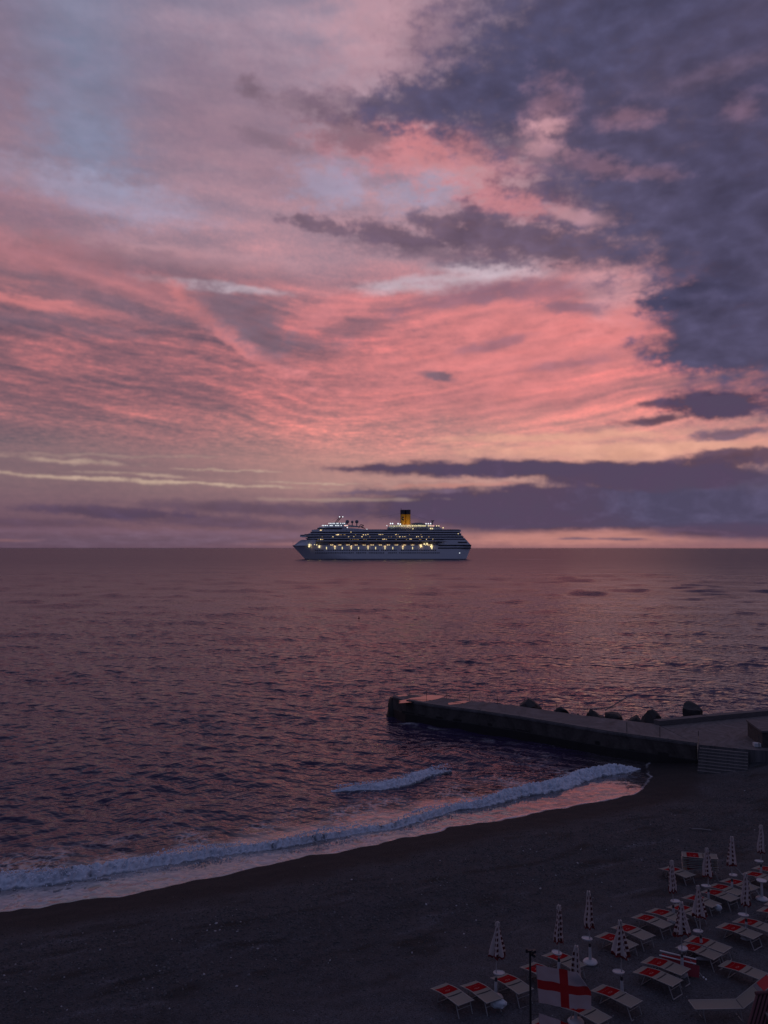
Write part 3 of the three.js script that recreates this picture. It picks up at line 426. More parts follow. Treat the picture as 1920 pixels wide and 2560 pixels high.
  // boulders piled against the seaward side
  const rock = (x, y, z, a, b, c, seed, label) => {
    const g0 = new THREE.IcosahedronGeometry(1, 6), p = g0.attributes.position;
    const dirs = [...Array(12)].map((_, i) => { const r = mulberry(seed * 31 + i * 7); const v = V(r() - 0.5, r() - 0.35, r() - 0.5).normalize(); return [v, 0.5 + 0.3 * r()]; });
    for (let i = 0; i < p.count; i++) { const v = V(p.getX(i), p.getY(i), p.getZ(i)); for (const [n, k] of dirs) { const s = v.dot(n); if (s > k) v.addScaledVector(n, k - s); } v.multiplyScalar(1 + 0.22 * fbm(v.x * 1.5 + seed, v.y * 1.5 + v.z * 1.2, 4)); p.setXYZ(i, v.x * a, v.y * b, v.z * c); }
    const g = g0; g.computeVertexNormals();
    const m = mesh('boulder', g, rockMat); m.position.set(x, y - 0.15, z); m.rotation.y = seed; tag(m, label, 'boulder');
  };
  const rockMat = mat(0.026, 0.024, 0.026, 0.75);
  rock(14.9, 1.48, -83.0, 1.47, 1.13, 1.20, 1, 'dark rounded boulder standing alone behind the middle of the jetty');
  rock(17.6, 1.13, -80.7, 1.08, 0.88, 1.00, 2, 'low flat-topped boulder right of the lone rounded one behind the jetty');
  rock(19.1, 0.78, -79.4, 0.59, 0.71, 0.60, 3, 'smallest boulder, barely showing over the jetty deck');
  rock(20.3, 1.13, -78.2, 1.27, 1.13, 1.10, 4, 'left boulder of the clustered pair on the jetty crossed by pale poles');
  rock(22.3, 1.08, -78.4, 1.23, 1.13, 1.10, 5, 'right boulder of the clustered pair, dark with a rounded back');
  rock(24.2, 0.78, -77.7, 0.98, 0.95, 0.90, 6, 'low dark boulder wedged between the cluster and the blocky one');
  rock(25.9, 1.03, -78.4, 1.13, 1.09, 1.00, 7, 'blocky boulder between the cluster and the tall pointed one');
  rock(30.2, 1.48, -79.4, 1.47, 1.66, 1.10, 8, 'tall pointed boulder leaning up beside the parapet');
  for (const [x, z, l, tn] of [[20.5, -76.9, 3.2, 0.1], [22.0, -76.6, 2.6, -0.5]]) tag(mesh('driftwood_pole', rod(V(x - l / 2 * Math.cos(tn), 2.15, z), V(x + l / 2 * Math.cos(tn), 2.3 + l * Math.max(0, Math.sin(-tn)) * 0.8, z - 0.5), 0.05, 6), mat(0.16, 0.15, 0.15, 0.8)), tn < 0 ? 'pale pole leaning up against the clustered boulders on the jetty' : 'pale pole lying level before the clustered boulders on the jetty', 'pole');
}
// small buoy
{
  const b = thing('buoy', 'small dark red buoy floating alone out on the sea', 'buoy', [-6.2, 0.0, -199.4]);
  const red = mat(0.16, 0.02, 0.02, 0.4); mesh('float', new THREE.SphereGeometry(0.26, 16, 12).scale(1, 0.8, 1).translate(0, 0.15, 0), red, b); mesh('mast', new THREE.CylinderGeometry(0.04, 0.1, 0.5, 10).translate(0, 0.5, 0), red, b);
}

// ---------------------------------------------------------------- cruise ship
{
  const K = 0.1946, X = a => (a - 835) * K, Y = b => (490 - b) * K;
  const ship = thing('cruise_ship', 'large white cruise ship with lit decks and a yellow funnel crossing the horizon', 'ship', [-4.5, 0, -1297], 0.0);
  const white = mat(0.62, 0.63, 0.66, 0.5), dark = mat(0.07, 0.075, 0.105, 0.35), black = mat(0.01, 0.012, 0.02, 0.5), navy = mat(0.012, 0.014, 0.035, 0.5), yellow = mat(0.68, 0.33, 0.015, 0.55), grey = mat(0.2, 0.2, 0.22, 0.6), orange = mat(0.62, 0.2, 0.02, 0.5);
  const glow = (r, g, b, s) => new THREE.MeshStandardMaterial({ color: 0x222222, emissive: new THREE.Color(r, g, b), emissiveIntensity: s, roughness: 0.6 });
  const warm = glow(1, 0.72, 0.34, 1.5), warmDim = glow(1, 0.6, 0.2, 0.55), cool = glow(0.86, 0.93, 1, 1.25), yel = glow(1, 0.82, 0.42, 1.15), pinkish = glow(1, 0.5, 0.42, 1.6);
  // hull: flared bow to the left, raked stern
  const half = 17.6;
  const hullX = (s, v) => { const bow = mixn(X(205), X(98), Math.pow(v, 1.05)), stern = mixn(X(1530), X(1574), v); return bow + (stern - bow) * s; };
  const hullZ = (s, v) => { const L = s * 282, fine = mixn(58, 34, v), q = Math.min(1, L / (fine * 1.5)), b = Math.pow(1 - Math.pow(1 - q, mixn(1.9, 2.6, v)), mixn(0.95, 0.75, v)), a = s > 0.93 ? 1 - 0.12 * sstep(0.93, 1, s) : 1; return half * b * a; };
  const HT = 22.2;
  const side = sg => grid(90, 14, (s, v) => [hullX(s, v), v * HT - 0.3, sg * hullZ(s, v)]);
  mesh('hull', [side(1), side(-1), grid(1, 14, (s, v) => [hullX(1, v), v * HT - 0.3, mixn(-1, 1, s) * hullZ(1, v)]), grid(90, 1, (s, v) => [hullX(s, 1), HT - 0.3, mixn(-1, 1, v) * hullZ(s, 1)])], white, ship);
  mesh('waterline_band', [1, -1].map(sg => grid(90, 1, (s, v) => [hullX(s, v * 0.04) - (s === 0 ? 0.1 : 0), v * 0.8, sg * (hullZ(s, v * 0.04) + 0.12)])), mat(0.03, 0.035, 0.05, 0.5), ship);
  // bulwark rising over the bow
  mesh('forecastle', [1, -1].map(sg => grid(30, 6, (s, v) => { const x = mixn(X(98), X(300), s), top = mixn(21.9, Y(330), sstep(0, 0.45, s)); return [x, mixn(21.8, top, v), sg * Math.min(half, half * Math.pow(Math.min(1, (x - X(96)) / 34), 0.55))]; })).concat([grid(30, 1, (s, v) => { const x = mixn(X(98), X(300), s); return [x, mixn(21.9, Y(330), sstep(0, 0.45, s)) - 0.3, mixn(-1, 1, v) * Math.min(half, half * Math.pow(Math.min(1, (x - X(96)) / 34), 0.55))]; })]), white, ship);
  mesh('jackstaff', rod(V(X(104), 22, 0), V(X(104), Y(335), 0), 0.18, 6), grey, ship);
  // a block of decks: outline along x, width in z, rounded at the front
  const block = (x0, x1, y0, y1, hz, slope0 = 0, slope1 = 0) => { const g = new THREE.BoxGeometry(1, 1, 1, 24, 1, 1), p = g.attributes.position; for (let i = 0; i < p.count; i++) { const u = p.getX(i) + 0.5, v = p.getY(i) + 0.5, a = x0 + slope0 * v, b = x1 + slope1 * v, x = mixn(a, b, u), r = Math.min(1, Math.pow(clamp((x - a) / 16 + 0.02), 0.5)); p.setXYZ(i, x, mixn(y0, y1, v), p.getZ(i) * 2 * hz * mixn(0.35, 1, r)); } g.computeVertexNormals(); return g; };
  // boat deck: recessed under the cabins, with boats hung in it
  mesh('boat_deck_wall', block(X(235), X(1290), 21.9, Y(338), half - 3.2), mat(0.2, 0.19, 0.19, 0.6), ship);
  pieces('boat_deck_side', [block(X(130), X(236), 21.9, Y(338), half - 0.05, 10), block(X(1290), X(1572), 21.9, Y(330), half - 0.1, 0, -8)], white, ship);
  pieces('promenade_edge', [box(X(1290) - X(235), 0.7, 1.2, (X(1290) + X(235)) / 2, 22.0, half - 0.4), box(X(1290) - X(235), 0.7, 1.2, (X(1290) + X(235)) / 2, 22.0, 0.4 - half)], white, ship);
  // cabin decks: dark balconies between white parapets
  const decks = [[342, 205, 1538], [321, 212, 1520], [302, 186, 1502], [283, 236, 1490], [264, 266, 1486]];
  decks.forEach(([b, l, r], i) => {
    const d = new THREE.Group(); d.name = 'cabin_deck'; ship.add(d);
    mesh('deck_core', block(X(l) + 3, X(r) - 2, Y(b) + 0.2, Y(b) + 3.8, half - 1.7), dark, d);
    mesh('parapet', block(X(l), X(r), Y(b) - 0.15, Y(b) + 1.35, half), white, d);
    const div = []; for (let x = X(l) + 14; x < X(r) - 6; x += 4.6) div.push(box(0.22, 2.3, 1.7, x, Y(b) + 2.5, half - 0.9), box(0.22, 2.3, 1.7, x, Y(b) + 2.5, 0.9 - half));
    const dv = mesh('balcony_divider', div, grey, d); dv.userData.kind = 'stuff';
  });
  mesh('bridge_wing', [box(9, 3, 39, X(196), Y(296), 0), box(9.3, 1.0, 39.4, X(196), Y(305), 0)], white, ship);
  pieces('bridge_window', [box(0.2, 1.2, 36, X(196) - 4.6, Y(294), 0), box(7.5, 1.1, 39.1, X(198), Y(293), 0)], black, ship);
  // stern: solid plating with openings
  mesh('stern_plating', block(X(1300), X(1540), 21.9, Y(344), half + 0.25, 0, -3), white, ship);
  pieces('stern_opening', [box(X(1572) - X(1302), 1.9, 0.4, (X(1572) + X(1302)) / 2, Y(376), half + 0.3), box(X(1570) - X(1300), 1.9, 0.4, (X(1570) + X(1300)) / 2, Y(398), half + 0.05), box(X(1535) - X(1462), 1.7, 0.4, (X(1535) + X(1462)) / 2, Y(351), half + 0.4), box(X(1334) - X(1306), 1.7, 0.4, (X(1334) + X(1306)) / 2, Y(350), half + 0.4)], black, ship);
  // upper decks
  pieces('upper_deck', [block(X(262), X(1488), Y(262), Y(247), half - 0.8), block(X(300), X(585), Y(247), Y(222), half - 2, 5, -10), block(X(885), X(1335), Y(247), Y(236), half - 2)], white, ship);
  pieces('window_band', [box(X(548) - X(312), 1.9, 0.4, (X(548) + X(312)) / 2, Y(237), half - 1.85), box(X(1220) - X(890), 1.5, 0.4, (X(1220) + X(890)) / 2, Y(241), half - 1.85), box(X(1480) - X(690), 2.2, 0.4, (X(1480) + X(690)) / 2, Y(257), half - 0.65)], black, ship);
  pieces('forward_deckhouse', [block(X(350), X(690), Y(224), Y(206), half - 5, 4, -24), block(X(400), X(560), Y(207), Y(189), half - 7, 4, -2)], mat(0.42, 0.43, 0.46, 0.5), ship);
  pieces('sheer_screen', [1, -1].map(sg => { const s = new THREE.Shape(); s.moveTo(X(520), Y(236)); s.quadraticCurveTo(X(600), Y(232), X(690), Y(244)); s.lineTo(X(860), Y(249)); s.lineTo(X(860), Y(254)); s.lineTo(X(500), Y(254)); const g = new THREE.ExtrudeGeometry(s, { depth: 0.5, bevelEnabled: false }); return g.translate(0, 0, sg * (half - 0.9)); }), white, ship);
  pieces('aft_deckhouse', [block(X(882), X(1330), Y(238), Y(220), half - 3, 2, -5), block(X(905), X(1290), Y(221), Y(207), half - 5, 2, -6)], mat(0.4, 0.4, 0.42, 0.5), ship);
  mesh('pool_cover', new THREE.SphereGeometry(1, 20, 8, 0, Math.PI * 2, 0, Math.PI / 2).scale(13, 4.2, 8).translate(X(1140), Y(207), 0), dark, ship);
  // funnel: a cluster of yellow pipes with a dark cap and the letter on its side
  const fn = new THREE.Group(); fn.name = 'funnel'; ship.add(fn);
  mesh('funnel_body', [-1, 1].flatMap(s => [new THREE.CylinderGeometry(4.15, 4.3, Y(118) - Y(208), 28).translate(X(1036) + s * 3.95, (Y(118) + Y(208)) / 2, 3.4), new THREE.CylinderGeometry(4.15, 4.3, Y(118) - Y(208), 28).translate(X(1036) + s * 3.95, (Y(118) + Y(208)) / 2, -3.4)]), yellow, fn);
  mesh('funnel_cap', [-1, 1].flatMap(s => [3.4, -3.4].map(z => new THREE.CylinderGeometry(4.35, 4.3, Y(82) - Y(119), 28).translate(X(1036) + s * 3.95, (Y(82) + Y(119)) / 2, z))), navy, fn);
  mesh('letter_c', grid(36, 6, (u, v) => { const a = rad(45 + 270 * u), r = mixn(1.3, 3.2, v), x = Math.cos(a) * r * 0.86, y = Math.sin(a) * r, zc = Math.sqrt(Math.max(0, 4.33 * 4.33 - (x + 0.2) ** 2)); return [X(1016) + x + 0.1, Y(155) + y, 3.4 + zc]; }), navy, fn);
  pieces('exhaust_pipe', [rod(V(X(1000), Y(84), 0), V(X(1000), Y(66), 0), 0.35, 8), rod(V(X(1066), Y(84), 0), V(X(1066), Y(78), 0), 0.5, 8)], black, fn);
  // masts, radar domes
  mesh('radar_mast', [rod(V(X(452), Y(190), 2), V(X(494), Y(138), 0), 0.6, 6), rod(V(X(464), Y(190), -2), V(X(506), Y(140), 0), 0.6, 6), box(10, 0.4, 1.2, X(500), Y(140), 0), box(4, 0.4, 3, X(478), Y(160), 0), rod(V(X(494), Y(140), 0), V(X(494), Y(120), 0), 0.16, 5)], dark, ship);
  for (const [a, b, r, z] of [[555, 180, 3.0, 4], [594, 181, 2.2, -3], [633, 180, 2.9, 4]]) { const d = mesh('radar_dome', new THREE.SphereGeometry(r, 20, 14).translate(X(a), Y(b), z), mat(0.16, 0.17, 0.2, 0.6), ship); mesh('dome_post', new THREE.CylinderGeometry(0.8, 1, Y(b) - Y(216), 10).translate(X(a), (Y(b) + Y(216)) / 2 - r * 0.6, z), grey, d); }
  mesh('aft_mast', [rod(V(X(1255), Y(208), 0), V(X(1262), Y(170), 0), 1.1, 8), new THREE.CylinderGeometry(3.2, 0.5, 3, 12).translate(X(1261), Y(176), 0)], grey, ship);
  mesh('water_slide', tube([V(X(650), Y(232), 6), V(X(664), Y(206), 4), V(X(690), Y(212), 6), V(X(668), Y(222), 8), V(X(700), Y(236), 6)], 0.7, 6, 40), mat(0.2, 0.1, 0.1, 0.5), ship);
  pieces('rigging', [tube([V(X(490), Y(140), 0), V(X(390), Y(188), 0), V(X(320), Y(216), 0)], 0.1, 4, 12), tube([V(X(800), Y(144), 0), V(X(910), Y(128), 0), V(X(990), Y(110), 0)], 0.1, 4, 12), tube([V(X(1082), Y(120), 0), V(X(1200), Y(160), 0), V(X(1330), Y(212), 0)], 0.1, 4, 12)], grey, ship);
  // lifeboats
  for (let i = 0; i < 13; i++) {
    const x = X(425 + i * 66 + (i > 6 ? 6 : 0)); if (x > X(1250)) break;
    const bt = mesh('lifeboat', grid(20, 14, (u, v) => { const a = v * Math.PI * 2, k = Math.pow(Math.sin(Math.PI * clamp(u, 0.001, 0.999)), 0.35); return [x + (u - 0.5) * 9.6, Y(369) + Math.sin(a) * 1.5 * k, half - 1.9 + Math.cos(a) * 1.5 * k]; }), orange, ship);
    mesh('boat_hull', grid(20, 8, (u, v) => { const a = Math.PI + v * Math.PI, k = Math.pow(Math.sin(Math.PI * clamp(u, 0.001, 0.999)), 0.35); return [x + (u - 0.5) * 9.7, Y(369) + Math.sin(a) * 1.56 * k, half - 1.9 + Math.cos(a) * 1.56 * k]; }), mat(0.75, 0.7, 0.6, 0.5), bt);
    mesh('boat_window', box(5.6, 0.7, 0.2, x, Y(353), half - 3.1), black, ship);
  }
  // port holes in two rows
  const ph = []; for (const [row, a0, a1] of [[415, 300, 1290], [437, 300, 1340]]) for (let a = a0; a < a1; a += 14.6) { if (noise2(a * 0.02, row) > 0.42) continue; const x = X(a), y = Y(row), v = (y + 0.3) / HT, b0 = hullX(0, v), s = clamp((x - b0) / (hullX(1, v) - b0)); ph.push(new THREE.CylinderGeometry(0.95, 0.95, 0.25, 10).rotateX(Math.PI / 2).translate(x, y, hullZ(s, v) + 0.08)); }
  const phm = mesh('porthole', ph, black, ship); phm.userData.kind = 'stuff';
  // lights on board, a dot or two each in the photograph
  const rl = mulberry(404), lamps = { deck_lights: [], cabin_lights: [], promenade_lights: [], string_lights: [], signal_lights: [], dim_lights: [] };
  const dot = (list, a, b, z, s) => lamps[list].push(new THREE.SphereGeometry(s, 8, 6).translate(X(a), Y(b), z));
  for (const a of [352, 361, 374, 381, 393, 416, 424, 433, 461, 473, 486, 507, 545]) dot('deck_lights', a, 213, half - 4, 0.72);
  for (const a of [406, 418, 430, 441, 452, 471, 480, 502, 520, 534]) dot('deck_lights', a, 195, half - 6, 0.72);
  for (const a of [536, 547, 558]) dot('signal_lights', a, 213, half - 4, 0.7);
  for (const [a, b] of [[494, 142], [520, 142], [558, 229], [718, 245]]) dot('deck_lights', a, b, half - 2, 0.85);
  for (const [a, b, s] of [[912, 197, 1.1], [929, 197, 1.1], [974, 198, 1.2], [992, 201, 1.1], [1203, 198, 1.0], [1222, 198, 1.0], [1241, 197, 1.0], [882, 214, 0.7]]) dot('deck_lights', a, b, half - 4, s);
  for (let a = 908; a < 1095; a += 13) dot('string_lights', a, 217, half - 3, 0.62);
  for (const a of [1095, 1112, 1128, 1145, 1161, 1178, 1194]) dot('string_lights', a, 216, half - 3, 0.95);
  for (const a of [1222, 1290, 1308]) dot('string_lights', a, 216, half - 3, 0.85);
  for (const a of [1236, 1252, 1266]) dot('signal_lights', a, 216, half - 3, 0.75);
  for (const [a, b, s] of [[1240, 238, 1], [1255, 238, 0.9], [1095, 240, 0.8], [1342, 232, 1], [1465, 280, 0.9]]) dot('string_lights', a, b, half - 0.6, s);
  for (const [a, b, s] of [[338, 251, 1.2], [344, 251, 0.8], [530, 249, 0.9], [588, 266, 1.0], [468, 289, 0.9], [478, 289, 1.1], [486, 288, 1.1], [690, 289, 0.9], [727, 285, 0.9], [708, 290, 0.9], [676, 303, 1.1], [680, 304, 0.9], [612, 303, 0.9], [440, 305, 1], [568, 306, 0.8], [340, 327, 1.1], [352, 328, 0.7], [818, 287, 0.8], [832, 288, 0.8], [848, 287, 0.7], [960, 282, 1.1], [955, 288, 0.7], [984, 306, 0.8], [992, 303, 0.9], [1012, 305, 0.7], [1028, 303, 0.9], [1126, 305, 0.9], [1141, 302, 1.1], [1168, 305, 0.8], [850, 326, 0.9], [862, 324, 0.9], [876, 327, 0.7], [1072, 323, 1.1], [1082, 324, 0.8], [1206, 326, 0.8], [1258, 325, 0.6]]) dot('cabin_lights', a, b, half - 1.2, s * 0.72);
  for (let i = 0; i < 46; i++) dot('dim_lights', 250 + rl() * 1000, [252, 289, 306, 327][Math.floor(rl() * 4)], half - 1.2, 0.45);
  for (let a = 430; a < 1250; a += 66) for (let k = 0; k < 3; k++) dot('cabin_lights', a - 9 + k * 9 + rl() * 3, 372 + rl() * 3, half - 0.5, 0.55);
  for (const [a, b, s] of [[248, 372, 1.5], [246, 384, 1.5], [262, 374, 0.9], [290, 369, 0.9], [308, 372, 0.8], [330, 383, 1.7], [328, 392, 1.1], [1160, 376, 1.7], [1158, 386, 1.1], [1188, 365, 1.3], [1210, 363, 1.4], [1200, 374, 0.9], [1246, 375, 1.5], [1249, 390, 1.7], [1249, 402, 1.2]]) dot('promenade_lights', a, b, half - 0.6, s);
  const lampAt = [388, 457, 517, 590, 650, 728, 790, 866, 930, 1012, 1092];
  for (const a of lampAt) lamps.promenade_lights.push(box(1.0, 3.6, 0.4, X(a), Y(398), half + 0.1));
  for (const a of [340, 360, 1408, 1418, 1440, 1452, 1476]) if (a > 400) lamps.deck_lights.push(box(a === 1440 ? 2.8 : 1.3, 1.0, 0.2, X(a), Y(438), half * 0.955 + 0.6));
  for (const [k, m] of [['deck_lights', cool], ['cabin_lights', warm], ['promenade_lights', yel], ['string_lights', yel], ['signal_lights', pinkish], ['dim_lights', warmDim]]) { const o = mesh(k, lamps[k], m, ship); o.userData.kind = 'stuff'; }
  const pt = (a, b, z, I, c, d = 80) => { const l = new THREE.PointLight(c, I, d); l.position.set(X(a) - 4.5, Y(b), z - 1297); l.castShadow = true; scene.add(l); };
  for (const a of [248, 330, 457, 590, 728, 866, 1012, 1160, 1246]) pt(a, 384, half + 1.2, a < 340 || a > 1100 ? 16 : 8, 0xffd08a);
  for (const a of [920, 990, 1150, 1240]) pt(a, 202, half - 2.2, 22, 0xe8f0c8);
  pt(1062, 200, 18, 130, 0xffd9a0, 60); pt(1010, 203, 17, 30, 0xffd9a0, 60);
}
// ---------------------------------------------------------------- loungers
const canvasMat = mat(0.185, 0.165, 0.14, 0.9), redPrint = canvasTex(256, 192, (c, w, h) => {
  c.fillStyle = '#7e0210'; c.fillRect(0, 0, w, h); c.strokeStyle = '#a8827c'; c.lineCap = 'round';
  c.lineWidth = 4; c.beginPath(); c.ellipse(w * 0.66, h * 0.5, 20, 27, 0, 0, 7); c.stroke(); c.lineWidth = 3;          // round emblem with strokes inside
  c.beginPath(); c.moveTo(w * 0.60, h * 0.40); c.quadraticCurveTo(w * 0.66, h * 0.34, w * 0.70, h * 0.46); c.moveTo(w * 0.60, h * 0.56); c.lineTo(w * 0.72, h * 0.54); c.moveTo(w * 0.63, h * 0.66); c.lineTo(w * 0.70, h * 0.64); c.stroke();
  c.lineWidth = 3; c.setLineDash([7, 5, 12, 4]); c.beginPath(); c.moveTo(w * 0.27, h * 0.12); c.lineTo(w * 0.27, h * 0.88); c.stroke(); c.setLineDash([]);   // one line too small to read
});
const redMat = new THREE.MeshPhysicalMaterial({ map: redPrint, roughness: 0.95, specularIntensity: 0.15, side: THREE.DoubleSide }), frameMat = mat(0.24, 0.225, 0.21, 0.5), legMat = mat(0.23, 0.23, 0.24, 0.5), darkBar = mat(0.03, 0.03, 0.035, 0.6);
const LW = 0.31, LL = 1.62;
// height of the bed along its length: the head end hangs lower than the seat
const bed = (x, head) => x < 0.72 ? mixn(head, 0.455, sstep(-0.25, 0.72, x) * 0.55 + 0.45 * x / 0.72) : mixn(0.455, 0.48, (x - 0.72) / 0.9);
function sling(x0, x1, head, sag = 0.018) { const n = Math.max(3, Math.round((x1 - x0) * 12)); return grid(n, 6, (u, v) => { const x = mixn(x0, x1, u), z = mixn(-LW, LW, v); return [x - LL / 2, bed(x, head) - sag * Math.sin(Math.PI * v) + 0.004, z]; }, (u, v) => [u, 1 - v]); }
function lounger(o, head = 0.31, flat = false) {
  const c = x => V(x - LL / 2, bed(x, head), 0), pts = z => [0, 0.2, 0.4, 0.6, 0.72, 1.1, 1.58].map(x => { const p = c(x); p.z = z; return p; });
  for (const s of [-1, 1]) mesh('side_rail', [tube(pts(s * (LW + 0.016)), 0.017, 6, 18), new THREE.SphereGeometry(0.024, 8, 6).translate(1.6 - LL / 2, bed(1.6, head), s * (LW + 0.016))], frameMat, o);
  mesh('headrest_strip', sling(0.0, 0.2, head), canvasMat, o);
  mesh('printed_panel', sling(0.21, 0.745, head), redMat, o);
  mesh('back_panel', sling(0.755, 0.93, head), canvasMat, o);
  mesh('seat_panel', sling(0.99, 1.58, head), canvasMat, o);
  mesh('crossbar', rod(V(0.96 - LL / 2, 0.452, -LW), V(0.96 - LL / 2, 0.452, LW), 0.022, 6), darkBar, o);
  pieces('end_bar', [rod(V(-LL / 2, head, -LW), V(-LL / 2, head, LW), 0.016, 6), rod(V(1.585 - LL / 2, 0.474, -LW), V(1.585 - LL / 2, 0.474, LW), 0.016, 6)], frameMat, o);
  if (!flat) {
    mesh('foot_leg', bend([V(1.42 - LL / 2, 0.45, -LW + 0.02), V(1.60 - LL / 2, 0.0, -LW + 0.03), V(1.60 - LL / 2, 0.0, LW - 0.03), V(1.42 - LL / 2, 0.45, LW - 0.02)], 0.019), legMat, o);
    mesh('leg_brace', rod(V(1.49 - LL / 2, 0.28, -LW + 0.02), V(1.49 - LL / 2, 0.28, LW - 0.02), 0.012, 6), legMat, o);
    mesh('head_leg', bend([V(0.5 - LL / 2, bed(0.5, head) - 0.01, -LW + 0.02), V(0.34 - LL / 2, 0.0, -LW + 0.03), V(0.34 - LL / 2, 0.0, LW - 0.03), V(0.5 - LL / 2, bed(0.5, head) - 0.01, LW - 0.02)], 0.015), legMat, o);
  } else pieces('folded_leg', [rod(V(-0.5, 0.40, -LW + 0.03), V(0.6, 0.42, -LW + 0.03), 0.014, 6), rod(V(-0.5, 0.40, LW - 0.03), V(0.6, 0.42, LW - 0.03), 0.014, 6)], legMat, o);
  return o;
}
const LOUNGERS = [
  [2.34, -28.40, 59, 'folding lounger farthest left of all, empty gravel to its left'],
  [3.36, -28.54, 61, 'folding lounger second from the left, white bag tied under its foot end'],
  [4.50, -29.02, 60, 'folding lounger under the round table of the leftmost parasol, left of the flagpole'],
  [5.72, -29.85, 57, 'folding lounger half hidden behind the flagpole and the upper flag'],
  [6.68, -30.59, 57, 'folding lounger just above the upper flag, white round table over its headrest'],
  [6.64, -27.11, 54, 'folding lounger just below the upper flag, blue-grey shade under it'],
  [7.94, -28.19, 53, 'folding lounger right of the upper flag with a parasol foot behind its middle'],
  [9.73, -29.31, 52, 'folding lounger in the front row directly before the one beside the red folded lounger'],
  [10.26, -30.03, 48, 'folding lounger hiding the lower edge of the red lounger lying on its side'],
  [11.94, -31.20, 52, 'folding lounger with a white round table dipping over its headrest corner'],
  [12.49, -31.74, 49, 'folding lounger with a parasol pole rising through its red panel on the far side'],
  [13.05, -29.84, 50, 'folding lounger alone right of the front row, foot end near the right edge'],
  [14.19, -32.86, 54, 'folding lounger on the near side of the pair right of the middle parasols'],
  [15.05, -33.25, 53, 'folding lounger on the far side of that pair, its foot cut by the right edge'],
  [16.50, -34.27, 52, 'folding lounger cut by the right edge showing only its headrest and red corner'],
  [17.15, -34.95, 52, 'folding lounger corner, only a beige tip at the right edge'],
  [9.11, -32.24, 55, 'folding lounger behind the parasol right of the white pedestal table'],
  [9.96, -32.91, 58, 'folding lounger second in the back row, parasol crossing its head end'],
  [11.04, -33.86, 56, 'folding lounger third in the back row, fully open between two parasols'],
  [11.82, -34.32, 56, 'folding lounger fourth in the back row, its foot hidden by a wide parasol'],
  [12.84, -34.81, 58, 'folding lounger fifth in the back row, two parasols standing before it'],
  [13.89, -35.92, 58, 'folding lounger sixth in the back row with a white bag hung under its foot'],
  [14.90, -36.43, 58, 'folding lounger seventh in the back row, dark shade under its foot end'],
  [15.50, -37.16, 57, 'folding lounger eighth in the back row beside a white round table'],
  [16.34, -37.67, 58, 'folding lounger ninth in the back row, parasol before its foot end'],
  [17.74, -38.55, 56, 'folding lounger at the right edge behind a white round table'],
  [18.61, -39.35, 56, 'folding lounger farthest back at the right edge'],
  [5.47, -26.22, 52, 'folding lounger at the bottom edge, only its beige head tip beside the lower flag'],
  [14.13, -39.48, 60, 'folding lounger standing alone before the stack, parasol across its head'],
];
const LG = 'red and beige folding loungers on the shingle';
let loungerProto = null, loungerFlat = null;
for (const [x, z, dir, label] of LOUNGERS) {
  const p = [x, groundY(x, z) + 0.005, z], turn = -rad(dir + R(-1, 1));
  if (!loungerProto) { loungerProto = lounger(thing('sun_lounger', label, 'sun lounger', p, turn, LG)); continue; }
  const o = copyOf(loungerProto, 'sun_lounger', label, 'sun lounger', p, turn, LG); o.scale.set(R(0.97, 1.04), R(0.9, 1.08), R(0.96, 1.04));
}
{ // stack of loungers, bottom one on its legs
  const n = 8, words = ['lowest, resting on its legs', 'second from the bottom', 'third from the bottom', 'fourth from the bottom', 'fifth from the bottom', 'third from the top', 'second from the top', 'topmost, red panel showing'];
  const sx = 15.36, sz = -39.85, gy = groundY(sx, sz);
  for (let i = 0; i < n; i++) {
    const label = 'lounger in the stack at the back of the beach, ' + words[i], p = [sx + R(-0.04, 0.04), gy - 0.02 + i * 0.078, sz + R(-0.04, 0.04)], turn = -rad(16 + R(-2, 2)), g = 'loungers stacked flat behind a parasol';
    if (i === 0) { copyOf(loungerProto, 'sun_lounger', label, 'sun lounger', p, turn, g).scale.y = 1; continue; }
    const o = loungerFlat ? copyOf(loungerFlat, 'stacked_lounger', label, 'sun lounger', p, turn, g) : (loungerFlat = lounger(thing('stacked_lounger', label, 'sun lounger', p, turn, g), 0.44, true));
    if (i === 0) o.position.y = gy;
  }
}
{ // red lounger folded and lying on its side
  const x = 10.95, z = -30.55, o = thing('folded_lounger', 'red lounger folded up and lying on its side, two pale rails on top', 'sun lounger', [x, groundY(x, z), z], -rad(26));
  for (const [y, zz] of [[0.56, 0], [0.44, 0.1]]) mesh('side_rail', rod(V(-0.68, y + 0.02, zz), V(0.6, y - 0.02, zz), 0.026, 8), mat(0.6, 0.57, 0.56, 0.5), o);
  mesh('fabric', grid(14, 8, (u, v) => [mixn(-0.6, 0.6, u), mixn(0.52, 0.14, v), 0.02 + 0.2 * v + 0.03 * Math.sin(u * 9 + v * 3)]), mat(0.33, 0.02, 0.025, 0.85), o);
  mesh('lower_fabric', grid(14, 6, (u, v) => [mixn(-0.3, 0.72, u), mixn(0.4, 0.05, v), 0.16 + 0.16 * v + 0.025 * Math.sin(u * 8 + 2)]), mat(0.2, 0.02, 0.03, 0.85), o);
  pieces('lower_rail', [rod(V(-0.5, 0.1, 0.22), V(0.75, 0.1, 0.26), 0.018, 6), rod(V(0.4, 0.5, 0.05), V(0.85, 0.05, 0.25), 0.016, 6)], legMat, o);
  for (const [a, b] of [[0.86, 0.24], [0.95, 0.34]]) mesh('rail_cap', new THREE.SphereGeometry(0.035, 8, 6).translate(a, 0.06, b), mat(0.6, 0.6, 0.6), o);
}
